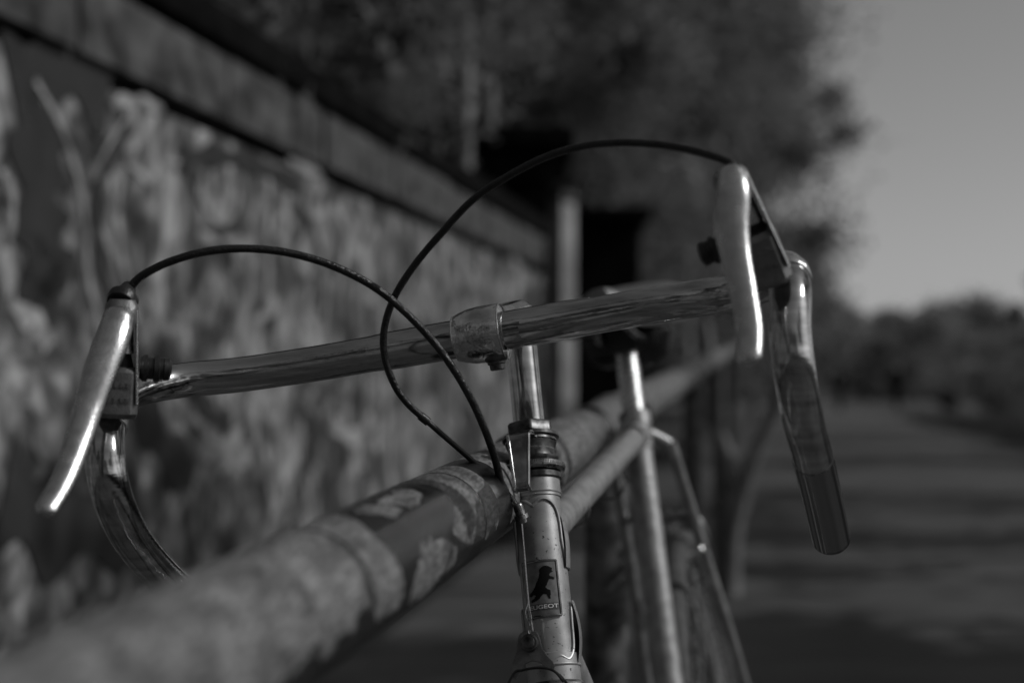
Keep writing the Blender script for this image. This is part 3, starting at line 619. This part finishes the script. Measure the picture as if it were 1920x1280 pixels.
stem = obj('stem', join(lathe(hq(-.036), -T, [(0, .0111), (.070, .0111)], 40)), 'chrome', bike)
cA = C+A*.002
# forged extension from quill head to clamp
ext = loft([(QT+B*.010+U*.001, .0105, .0115), (QT+B*.004+U*.0015, .0125, .0135), (QT-B*.012+U*.0025, .0125, .0140), (QT.lerp(C, .45)+U*.004, .0118, .0120), (QT.lerp(C, .8)+U*.004, .0135, .0120), (C+B*.012, .0150, .0130)], A, U)
obj('stem_extension', join(ext, lathe(hq(-.100), -T, [(0, .0111), (.008, .0122), (.020, .0128), (.027, .0122), (.0295, .009), (.030, .0)], 40)), 'clampmetal', stem)
obj('clamp', lathe(C-A*.0165, A, [(0, .0128), (.0003, .0142), (.0012, .0150), (.005, .0165), (.011, .0180), (.018, .0186), (.026, .0186), (.031, .0184), (.0322, .0178), (.0325, .0129)], 56), 'clampmetal', stem)
for k_, q_ in ((.0158, .0181), (-.0158, .0146)): obj('clamp_rim', ring(C+A*k_, A, q_, .0007, 64, 8), 'alu', stem)
bp_ = C-U*.0195+A*.009-B*.004
obj('bolt', join(lathe(bp_+U*.003, -U, [(0, .0062), (.004, .0062), (.0045, .0052), (.0075, .0050), (.0082, .0040)], 20), lathe(bp_+U*.006, -U, [(0, .0080), (.004, .0078), (.0055, .0065)], 20)), 'darksteel', stem)
# handlebar
bl = [C-A*.015, at(760, 652, .9415), at(600, 680, .952), at(450, 702, .960), at(345, 712, .957), at(268, 726, .935), at(218, 752, .902), at(199, 800, .872), at(198, 868, .858), at(212, 935, .862), at(245, 1005, .880), at(300, 1072, .912), at(372, 1135, .953), at(440, 1180, .99)]
br_ = [C+A*.015, at(1050, 603, .917), at(1180, 580, .907), at(1290, 562, .899), at(1372, 548, .885), at(1432, 530, .862), at(1470, 507, .834), at(1481, 542, .808), at(1481, 620, .796), at(1490, 700, .796), at(1504, 780, .812), at(1522, 850, .842), at(1541, 930, .880), at(1557, 1003, .915)]
hb = obj('handlebar', join(sweep(bl[::-1]+br_, .0119, 28, 10, caps=True), sweep([C-A*.075, C-A*.06, C+A*.06, C+A*.075], [.0119, .01272, .01272, .0119], 32, smooth=False)), 'barchrome', bike)
e1_, e2_ = br_[-1], br_[-2]
ed_ = (e1_-e2_).normalized()
slv = [br_[-3].lerp(br_[-2], .10), br_[-2], br_[-1], br_[-1]+ed_*.0015]
obj('end_sleeve', sweep(slv, .0123, 28, 8), 'darkchrome', hb)

# ------------------------------------------------------------------ brake levers
def lever(top, bot, blade, bw, side, clampc, lab, depth_ratio=.5, plate=None):
    """top/bot ends of the hood body, blade centre line, widths, side = direction of the inner knob (+1 right in photo)"""
    dn = (bot-top).normalized(); vw = (V((0, 0, EYE))-top.lerp(bot, .5)).normalized(); X = dn.cross(vw).normalized()
    if X.x < 0: X = -X
    Z = X.cross(dn).normalized()
    if Z.dot(vw) < 0: Z = -Z
    L_ = (bot-top).length
    lv = obj('brake_lever', loft([(bot-dn*.031-Z*.004, .0118, .012), (bot-dn*.028-Z*.002, .0126, .0135), (bot-dn*.003-Z*.002, .0128, .0135), (bot-Z*.004, .0118, .012)], X, Z), 'hood', bike)
    if lab: lv['label'] = lab
    # two cheeks and cavity
    wt, wb = .0085, .0125
    for s_ in (-1, 1):
        v_, f_ = [], []
        secs = []
        for q in (0, .25, .5, .75, .86): 
            c = top.lerp(bot, q); hw = wt+(wb-wt)*q; secs.append((c+X*(s_*hw)-Z*.002, .0011, .0125))
        obj('cheek', loft(secs, X, Z), 'alu' if s_ == 1 else 'hood', lv)
    obj('hood_cap', join(loft([(top-dn*.006, .0075, .010), (top-dn*.002, .0098, .0135), (top+dn*.006, .0102, .0140), (top+dn*.010, .0095, .013)], X, Z)), 'hood', lv)
    obj('inner_web', loft([(top+dn*.008, wt-.0016, .009), (top.lerp(bot, .40)+Z*.001, wb-.004, .009)], X, Z), 'alu', lv)
    obj('cavity_shade', loft([(top.lerp(bot, .38)-Z*.006, wt-.0018, .005), (bot-dn*.030-Z*.006, wb-.003, .006)], X, Z), 'black', lv)  # solid black block stands for the shade inside the hood
    # blade: round-backed, hollow shape
    obj('lever_blade', sweep(blade, bw, 28, 10, ell=.62, ref=X, rnd0=True, rnd1=True), 'alu', lv)
    # inner knob: pivot bolt with ribbed rubber bush
    kc = top.lerp(bot, .53)+X*(side*.0125)-Z*.002
    obj('pivot_knob', join(lathe(kc, X*side, [(0, .0062), (.002, .0082), (.0045, .0082), (.005, .0066), (.008, .0066), (.0085, .0080), (.0115, .0080), (.012, .0066), (.014, .0066), (.0145, .0072), (.0175, .0068), (.019, .004)], 28)), 'black', lv)
    # clamp band round the bar
    ca, cdir = clampc
    obj('clamp_band', join(lathe(ca-cdir*.005, cdir, [(0, .0117), (.0002, .0124), (.001, .0130), (.009, .0130), (.0098, .0124), (.010, .0117)], 36, caps=False)), 'alu', lv)
    # raised lettering-like rib on the lower block
    mk = [box(bot-dn*(.016+.0045*j)+X*(-.004+.0035*i)+Z*.0118, X, dn, Z, .0011, .0014, .0004) for i in range(4) for j in (-1, 1)]
    obj('raised_mark', join(*mk), 'hood', lv, False)
    return X, Z, dn, lv
Ltop, Lbot = at(229, 580, .862), at(216, 783, .862)
lbl = [at(222, 594, .846), at(212, 630, .838), at(190, 690, .829), at(167, 760, .820), at(145, 830, .808), at(118, 900, .792), at(88, 952, .776)]
xL, zL, dL, lvL = lever(Ltop, Lbot, lbl, [.0088, .0100, .0098, .0086, .0076, .0068, .0066], 1, (at(199, 795, .874), (at(198, 840, .862)-at(203, 775, .884)).normalized()), 'left brake lever in the photo, blade hanging outwards')
Rtop, Rbot = at(1372, 338, .775), at(1447, 532, .790)
rbl = [at(1370, 326, .764), at(1374, 360, .759), at(1371, 420, .755), at(1380, 480, .750), at(1394, 550, .742), at(1405, 620, .733), at(1404, 668, .726)]
xR, zR, dR, lvR = lever(Rtop, Rbot, rbl, [.0070, .0092, .0096, .0082, .0074, .0070, .0066], -1, (at(1478, 520, .818), (at(1481, 545, .807)-at(1471, 507, .832)).normalized()), 'right brake lever in the photo, blade hanging straight down')
# cable ferrule on the left lever
fa = Ltop-dL*.006; fdv = (at(246, 530, .875)-fa).normalized()
obj('ferrule', lathe(fa-fdv*.004, fdv, [(0, .0085), (.003, .0094), (.0055, .0094), (.0065, .0060), (.008, .0060), (.012, .0056), (.0165, .0045), (.018, .0035)], 28), 'black', lvL)
fr = Rtop-dR*.004
# ------------------------------------------------------------------ cables
c1 = [at(238, 548, .868), at(262, 520, .868), at(310, 494, .866), at(380, 473, .866), at(460, 466, .868), at(540, 474, .872), at(620, 497, .876), at(700, 537, .880), at(762, 587, .884), at(822, 652, .888), at(872, 727, .895), at(907, 800, .905),
      at(931, 870, .920), at(942, 930, .935), at(940, 975, .950), at(937, 1000, .965), at(950, 985, .99), at(985, 960, 1.03), HT+.03*T+U*.012+.04*B, HT+.014*T+.09*B+A*.002, HT+.012*T+.16*B]
cab = obj('brake_cable', sweep(c1, .0025, 14, 8), 'housing', bike); cab['label'] = 'black brake cable from the left lever, looping over the handlebar'
c1b = [HT+.012*T+.16*B, HT+.010*T+.24*B+U*.001, HT+.008*T+.33*B-U*.0, HT+.002*T+.42*B+U*.004, HT-.012*T+.50*B+U*.004, SC-ST*.03+B*.02+A*.01, SC+B*.06-U*.03]
obj('cable_run', sweep(c1b, .0025, 12, 8), 'housing', cab)
for k_ in (.14, .36): obj('cable_clip', ring(HT+.034*T-B*(-k_)+U*.001*k_, B, .0135, .0012, 32, 8), 'steel', cab)
c2 = [at(1385, 322, .775), at(1366, 304, .778), at(1335, 292, .784), at(1290, 280, .794), at(1225, 270, .806), at(1150, 268, .820), at(1085, 276, .832), at(1020, 296, .844), at(950, 332, .856), at(885, 376, .866), at(825, 440, .876), at(775, 500, .884),
      at(738, 560, .890), at(720, 620, .894), at(722, 672, .897), at(740, 722, .901), at(765, 757, .906), at(797, 786, .912)]
cab2 = obj('brake_cable', sweep(c2, .0023, 14, 8), 'housing', bike); cab2['label'] = 'black brake cable from the right lever, arching high over the handlebar'
c2b = [at(797, 786, .912), at(830, 815, .917), at(865, 845, .922), at(900, 876, .928), at(935, 907, .934)]
obj('ferrule_sleeve', sweep([at(788, 779, .911), at(803, 791, .913)], .0029, 14, smooth=False), 'black', cab2)
obj('thin_housing', sweep(c2b, .0019, 14, 6), 'black', cab2)
# coil spring at the end of the outer
sa, sb = at(935, 907, .934), at(970, 948, .938); sdv = (sb-sa); su = sdv.normalized().orthogonal(); sw = sdv.normalized().cross(su)
obj('coil', join(sweep([sa+sdv*(i/160)+(su*math.cos(i*.62)+sw*math.sin(i*.62))*.0014 for i in range(161)], .00042, 6, smooth=False), sweep([sa, sb], .0009, 8, smooth=False)), 'steel', cab2)
# hanger bracket: flat strip from under the locknut, bent down in front of the head tube
han = []
FC = hq(-.0285)
def hp(a, up, fwd): return FC + A*a - T*up + FH*fwd
strip = [(0.0, .0172), (0.0, .027), (.0006, .0305), (.0030, .0335), (.0065, .0348), (.036, .0385), (.0395, .0388), (.0415, .0372), (.0420, .034)]
vs, fs = [], []; wds = [.015, .014, .0128, .0120, .0112, .0080, .0078, .0078, .0078]; n_ = len(strip)
for (dn_, fo), wd_ in zip(strip, wds):
    for sx_ in (-1, 1):
        vs.append(FC+A*(wd_*sx_*.62-.0012)+T*dn_+FH*fo)
for (dn_, fo), wd_ in zip(strip, wds):
    i = len(vs)
for (k_, ((dn_, fo), wd_)) in enumerate(zip(strip, wds)):
    a_, b_ = strip[max(k_-1, 0)], strip[min(k_+1, n_-1)]; tx, ty = b_[0]-a_[0], b_[1]-a_[1]; q = math.hypot(tx, ty); nx_, ny_ = -ty/q*.0015, tx/q*.0015
    for sx_ in (-1, 1): vs.append(FC+A*(wd_*sx_*.62-.0012)+T*(dn_-nx_)+FH*(fo-ny_))
m2 = 2*n_
for i in range(n_-1):
    a = 2*i; fs += [(a, a+1, a+3, a+2), (m2+a, m2+a+2, m2+a+3, m2+a+1), (a, a+2, m2+a+2, m2+a), (a+1, m2+a+1, m2+a+3, a+3)]
fs += [(0, m2, m2+1, 1), (2*n_-2, 2*n_-1, m2+2*n_-1, m2+2*n_-2)]
hg = obj('cable_hanger', (vs, fs), 'bracket', bike, True, sharp=60)
for sx_ in (-1, 1): obj('folded_edge', sweep([FC+A*(wd_*sx_*.62-.0012)+T*dn_+FH*(fo+.0003) for (dn_, fo), wd_ in zip(strip[1:], wds[1:])], .0011, 8, 4), 'bracket', hg)
obj('rim_flange', join(lathe(FC, T, [(-.0012, .0150), (-.0011, .0182), (.0003, .0182), (.0004, .0150)], 40)), 'steel', hg)
obj('cable_stop', lathe(at(970, 944, .937), (at(978, 970, .938)-at(970, 944, .937)), [(0, .0028), (.001, .0034), (.007, .0034), (.0072, .0045), (.010, .0048), (.0105, .003), (.013, .0028)], 20), 'steel', hg)
# inner wire down to the straddle yoke
wr = [at(976, 962, .938), at(982, 1030, .934), at(988, 1100, .929), at(992, 1140, .926), at(997, 1172, .924), at(1001, 1198, .922)]
obj('inner_wire', sweep(wr, .0008, 8, 4), 'wire', cab2)
obj('frayed_wire', join(sweep([at(992, 1140, .925), at(996, 1160, .921), at(990, 1180, .922), at(997, 1200, .921)], .0004, 6, 4), sweep([at(990, 1130, .925), at(985, 1150, .920), at(993, 1172, .921)], .0003, 6, 4)), 'wire', cab2)
# straddle yoke: pear-shaped plate with pinch bolt
yc = at(993, 1205, .920); yX = A; yY = (T*.98).normalized(); yZ = yX.cross(yY); yZ = yZ if yZ.dot(FH) > 0 else -yZ
poly = [(-.0075, -.0065), (-.004, -.009), (.002, -.0095), (.006, -.007), (.0075, -.002), (.0085, .004), (.0115, .010), (.0155, .0145), (.0165, .018), (.0155, .021), (.011, .0195), (.006, .014), (.0, .0125), (-.005, .014), (-.009, .019), (-.0125, .023), (-.0155, .022), (-.016, .018), (-.0135, .011), (-.010, .004), (-.009, -.002)]
poly = [(a_*.9, b_*.92) for a_, b_ in poly]
yk = obj('straddle_yoke', join(prism(poly, yc-yZ*.002, yX, yY, yZ, .0016, .0004)), 'hood', bike, True)
obj('pinch_bolt', join(lathe(yc-yZ*.001, yZ, [(0, .0058), (.003, .0058), (.0036, .0050), (.0036, .0042), (.0052, .0042), (.0058, .0034)], 6 if False else 24)), 'darksteel', yk)
obj('straddle_wire', sweep([yc+yX*.020+yY*.027+yZ*.001, yc+yX*.0145+yY*.0195+yZ*.001, yc+yX*.006+yY*.0165+yZ*.001, yc-yX*.006+yY*.0165+yZ*.001, yc-yX*.014+yY*.0205+yZ*.001, yc-yX*.034+yY*.055], .0009, 8, 5), 'black', yk)
obj('straddle_wire', sweep([yc+yX*.0145+yY*.0195+yZ*.001, yc+yX*.021+yY*.027, yc+yX*.036+yY*.055], .0009, 8, 5), 'black', yk)
# ------------------------------------------------------------------ head badge
def curved(poly_u, poly_v, h, nu, nv):
    vs, fs = [], []
    for i in range(nv+1):
        for j in range(nu+1): vs.append(onhead(poly_u[0]+(poly_u[1]-poly_u[0])*j/nu, poly_v[0]+(poly_v[1]-poly_v[0])*i/nv, h-.0005))
    for i in range(nv):
        for j in range(nu): a = i*(nu+1)+j; fs.append((a, a+1, a+nu+2, a+nu+1))
    return vs, fs
bv0, bv1, bu = .0578, .0945, .0122
bd = obj('head_badge', curved((-bu, bu), (bv0, bv1), .0012, 24, 2), 'enamel', bike)
fr_ = []
for uu in (-bu, bu): fr_.append(sweep([onhead(uu, bv0, .0006), onhead(uu, bv1, .0006)], .0009, 8, smooth=False))
for vv in (bv0, bv1): fr_.append(sweep([onhead(-bu+2*bu*i/16, vv, .0006) for i in range(17)], .0009, 8, smooth=False))
obj('badge_rim', join(*fr_), 'bracket', bd)
obj('badge_band', curved((-bu+.001, bu-.001), (.0862, .0905), .0014, 20, 1), 'darkenamel', bd)
def raster(poly, h, st=.00035):
    P = np.array(poly); u0, v0 = P.min(0); u1, v1 = P.max(0); us = np.arange(u0, u1, st); vs_ = np.arange(v0, v1, st); UU, VV = np.meshgrid(us, vs_, indexing='ij')
    ins = sdist(poly, UU, VV) < st*.3; vs, fs = [], []
    for i in range(len(us)):
        for j in range(len(vs_)):
            if ins[i, j]:
                k = len(vs); a, b = us[i], vs_[j]; vs += [onhead(a-st/2, b-st/2, h), onhead(a+st/2, b-st/2, h), onhead(a+st/2, b+st/2, h), onhead(a-st/2, b+st/2, h)]; fs.append((k, k+1, k+2, k+3))
    return vs, fs
# heraldic lion standing on its hind legs, facing right
lion = [(6.6, 61.9), (8.2, 62.6), (9.4, 63.6), (8.8, 64.6), (9.6, 65.4), (8.6, 66.0), (7.6, 66.4), (7.4, 68.2), (8.8, 68.6), (10.2, 69.4), (9.8, 70.4), (8.4, 70.0), (7.0, 70.0), (6.2, 71.6), (5.4, 73.4), (4.4, 74.8), (5.6, 76.2), (7.2, 77.0), (7.0, 79.2), (6.8, 81.8), (5.8, 81.8), (5.0, 79.4),
        (3.2, 78.6), (1.8, 79.8), (.4, 81.6), (-2.2, 82.8), (-4.4, 83.2), (-4.6, 82.0), (-2.6, 81.0), (-1.2, 79.4), (-2.6, 78.6), (-4.4, 79.8), (-5.8, 79.0), (-4.8, 77.6), (-3.2, 76.4), (-1.6, 74.2), (-.4, 71.8), (.8, 69.6), (1.6, 67.6), (2.0, 65.6), (2.0, 63.8), (3.0, 62.6), (4.6, 61.8)]
lion = [((u*1.12-1.6)*1e-3, (v*1.08-5.2)*1e-3) for u, v in lion]
obj('emblem', raster(lion, .0009), 'ink', bd, False)
fc = bpy.data.curves.new('lettering', 'FONT'); fc.body = 'PEUGEOT'; fc.size = 1; fc.offset = .012; fo_ = bpy.data.objects.new('lettering', fc); S.collection.objects.link(fo_)
dg = bpy.context.evaluated_depsgraph_get(); tm = bpy.data.meshes.new_from_object(fo_.evaluated_get(dg)); co = np.array([v.co[:] for v in tm.vertices]); fcs = [tuple(p.vertices) for p in tm.polygons]
bpy.data.objects.remove(fo_); x0, x1 = co[:, 0].min(), co[:, 0].max(); y0, y1 = co[:, 1].min(), co[:, 1].max()
obj('lettering', ([onhead(-.0106+.0212*(c[0]-x0)/(x1-x0), .0896-.0026*(c[1]-y0)/(y1-y0), .0012) for c in co], fcs), 'white', bd, False)
obj('badge_rivet', lathe(onhead(0, .0560, 0), FH, [(0, .0012), (.001, .001), (.0014, .0003)], 10), 'steel', bd)

# ------------------------------------------------------------------ fork, wheels, brakes, drive
FK = hq(.140); FAX = FK+T*.355+FH*.045
fk_ = obj('fork', join(loft([(FK+T*.0, .0185, .016), (FK+T*.014, .024, .015), (FK+T*.026, .036, .013)], A, FH)), 'paint', bike)
for s_ in (-1, 1): obj('blade', sweep([FK+T*.015+A*s_*.032, FK+T*.15+A*s_*.038, FK+T*.27+A*s_*.044+FH*.006, FAX+A*s_*.048], [.0125, .0115, .009, .0065], 18, 8), 'paint', fk_)
obj('lower_headset', lathe(hq(.136), T, [(0, .0178), (.002, .020), (.006, .020), (.008, .0185)], 36), 'steel', bike)
def wheel(c, name, lab):
    ty = obj(name, ring(c, A, .327, .0145, 120, 16), 'rubber', bike); ty['label'] = lab
    obj('rim', join(ring(c, A, .309, .0085, 120, 8)), 'alu', ty)
    hub = lathe(c-A*.05, A, [(0, .005), (.012, .006), (.0125, .022), (.015, .022), (.0155, .010), (.084, .010), (.0845, .022), (.087, .022), (.0875, .006), (.1, .005)], 24)
    obj('hub', hub, 'alu', ty)
    u = A.orthogonal().normalized(); v = A.cross(u); sp = []
    for i in range(36):
        a = 2*math.pi*i/36; s_ = 1 if i % 2 else -1; a2 = a+s_*.9*(1 if (i//2) % 2 else -1)
        sp.append(sweep([c+A*s_*.034+(u*math.cos(a2)+v*math.sin(a2))*.020, c+(u*math.cos(a)+v*math.sin(a))*.303], .001, 6, smooth=False))
    obj('spokes', join(*sp), 'alu', ty); return ty
wheel(FAX, 'front_wheel', 'front wheel'); wheel(AX, 'rear_wheel', 'rear wheel')
def caliper(c, fdir, nm):
    b_ = obj(nm, join(sweep([c-A*.030-U*.045, c-A*.036-U*.02, c-A*.028+U*.006, c+A*.0+U*.012], [.005, .006, .0065, .007], 12, 6, ell=.7), sweep([c+A*.030-U*.045, c+A*.036-U*.02, c+A*.028+U*.006, c+U*.012], [.005, .006, .0065, .007], 12, 6, ell=.7)), 'darksteel', bike)
    obj('bolt', join(cyl(c+A*.030+fdir*.012-U*.002, c+A*.030+fdir*.02-U*.002, .0052, 12), cyl(c-A*.030+fdir*.012-U*.002, c-A*.030+fdir*.02-U*.002, .0052, 12), cyl(c+fdir*.01, c+fdir*.024, .006, 12)), 'alu', b_)
    for s_ in (-1, 1): obj('brake_pad', box(c+A*s_*.021-U*.045, B, U, A, .02, .005, .004, .001), 'rubber', b_)
caliper(AX+U*.352-B*.035+A*0, -B, 'rear_brake'); caliper(FK+T*.03+FH*.03, FH, 'front_brake')
rb = SC.lerp(AX, .2)
obj('brake_hanger', join(sweep([rb-A*.040+B*.006, rb-U*.004+B*.006, rb+A*.040+B*.006], .004, 10, 4), cyl(rb+A*.012-B*.006, rb+A*.012-B*.012, .006, 12)), 'steel', bike)
obj('brake_adjuster', lathe(at(1311, 1030, 1.60), (-B), [(0, .006), (.006, .006), (.008, .004)], 14), 'alu', bike)
ch = obj('crankset', join(ring(BBK+A*.045, A, .094, .003, 90, 6), *[sweep([BBK+A*.045, BBK+A*.045+(B*math.cos(i*1.2566)+U*math.sin(i*1.2566))*.092], [.012, .006], 10, smooth=False) for i in range(5)]), 'alu', bike)
for s_ in (-1, 1):
    d_ = (U*.55+B*.83)*s_
    obj('crank', sweep([BBK+A*.058*s_, BBK+A*.066*s_+d_*.17], [.011, .009], 12, smooth=False), 'alu', ch); pc = BBK+A*.066*s_+d_*.17+A*s_*.05
    obj('pedal', join(box(pc, A, B, U, .045, .032, .003, .001), cyl(pc-A*s_*.05, pc+A*s_*.045, .006, 10)), 'darksteel', ch)
    obj('chain', sweep([BBK+A*.045+U*.094*s_, AX+A*.045+U*.032*s_], .003, 6, smooth=False), 'darksteel', ch)
# seat post and saddle
SPT = at(1171, 704, 1.552)
sp_ = SC-ST*.155
obj('seat_post', sweep([SC-ST*.01, SC-ST*.104], .0125, 28, smooth=False), 'alu', bike)
sdl = obj('saddle', ([], []), None, bike) if False else None
def saddle():
    c = SC-ST*.112; vs, fs = [], []; n1, n2 = 28, 20
    for i in range(n1+1):
        q = i/n1                                   # 0 nose .. 1 rear
        x = -.155+.27*q; wd_ = .020+.006*q+ .056*(1/(1+math.exp(-(q-.62)*13))); zc = .040+.016*q*q+.004*math.cos(q*6.28); drop = .026+.022*q
        if i == 0: wd_ = .010
        if i == n1: wd_ *= .78
        for j in range(n2+1):
            a = math.pi*j/n2; ca, sa_ = math.cos(a), math.sin(a)
            xx = -math.copysign(abs(ca)**.75, ca)*wd_; zz = zc-drop+drop*sa_**.55
            vs.append(c+B*x+A*xx+U*zz)
    for i in range(n1):
        for j in range(n2): a = i*(n2+1)+j; fs.append((a, a+1, a+n2+2, a+n2+1))
    fs.append(tuple(range(n2, -1, -1))); b = n1*(n2+1); fs.append(tuple(b+j for j in range(n2+1)))
    return vs, fs
sdl = obj('saddle', saddle(), 'leather', bike); md = sdl.modifiers.new('thick', 'SOLIDIFY'); md.thickness = .003
cS = SC-ST*.105
for s_ in (-1, 1): obj('saddle_rail', sweep([cS-B*.13+A*s_*.008+U*.025, cS-B*.07+A*s_*.02+U*.002, cS+B*.04+A*s_*.022+U*.0, cS+B*.10+A*s_*.035+U*.028], .0035, 10, 8), 'steel', sdl)
obj('seat_clamp', join(cyl(cS-A*.034+U*.0, cS+A*.034+U*.0, .011, 16), box(cS, A, B, U, .016, .022, .014, .003)), 'black', sdl)
obj('saddle_bag', loft([(cS+B*.03-U*.028, .030, .020), (cS+B*.03-U*.020, .045, .028), (cS+B*.03+U*.004, .052, .032), (cS+B*.03+U*.016, .045, .028)], A, B), 'black', sdl)
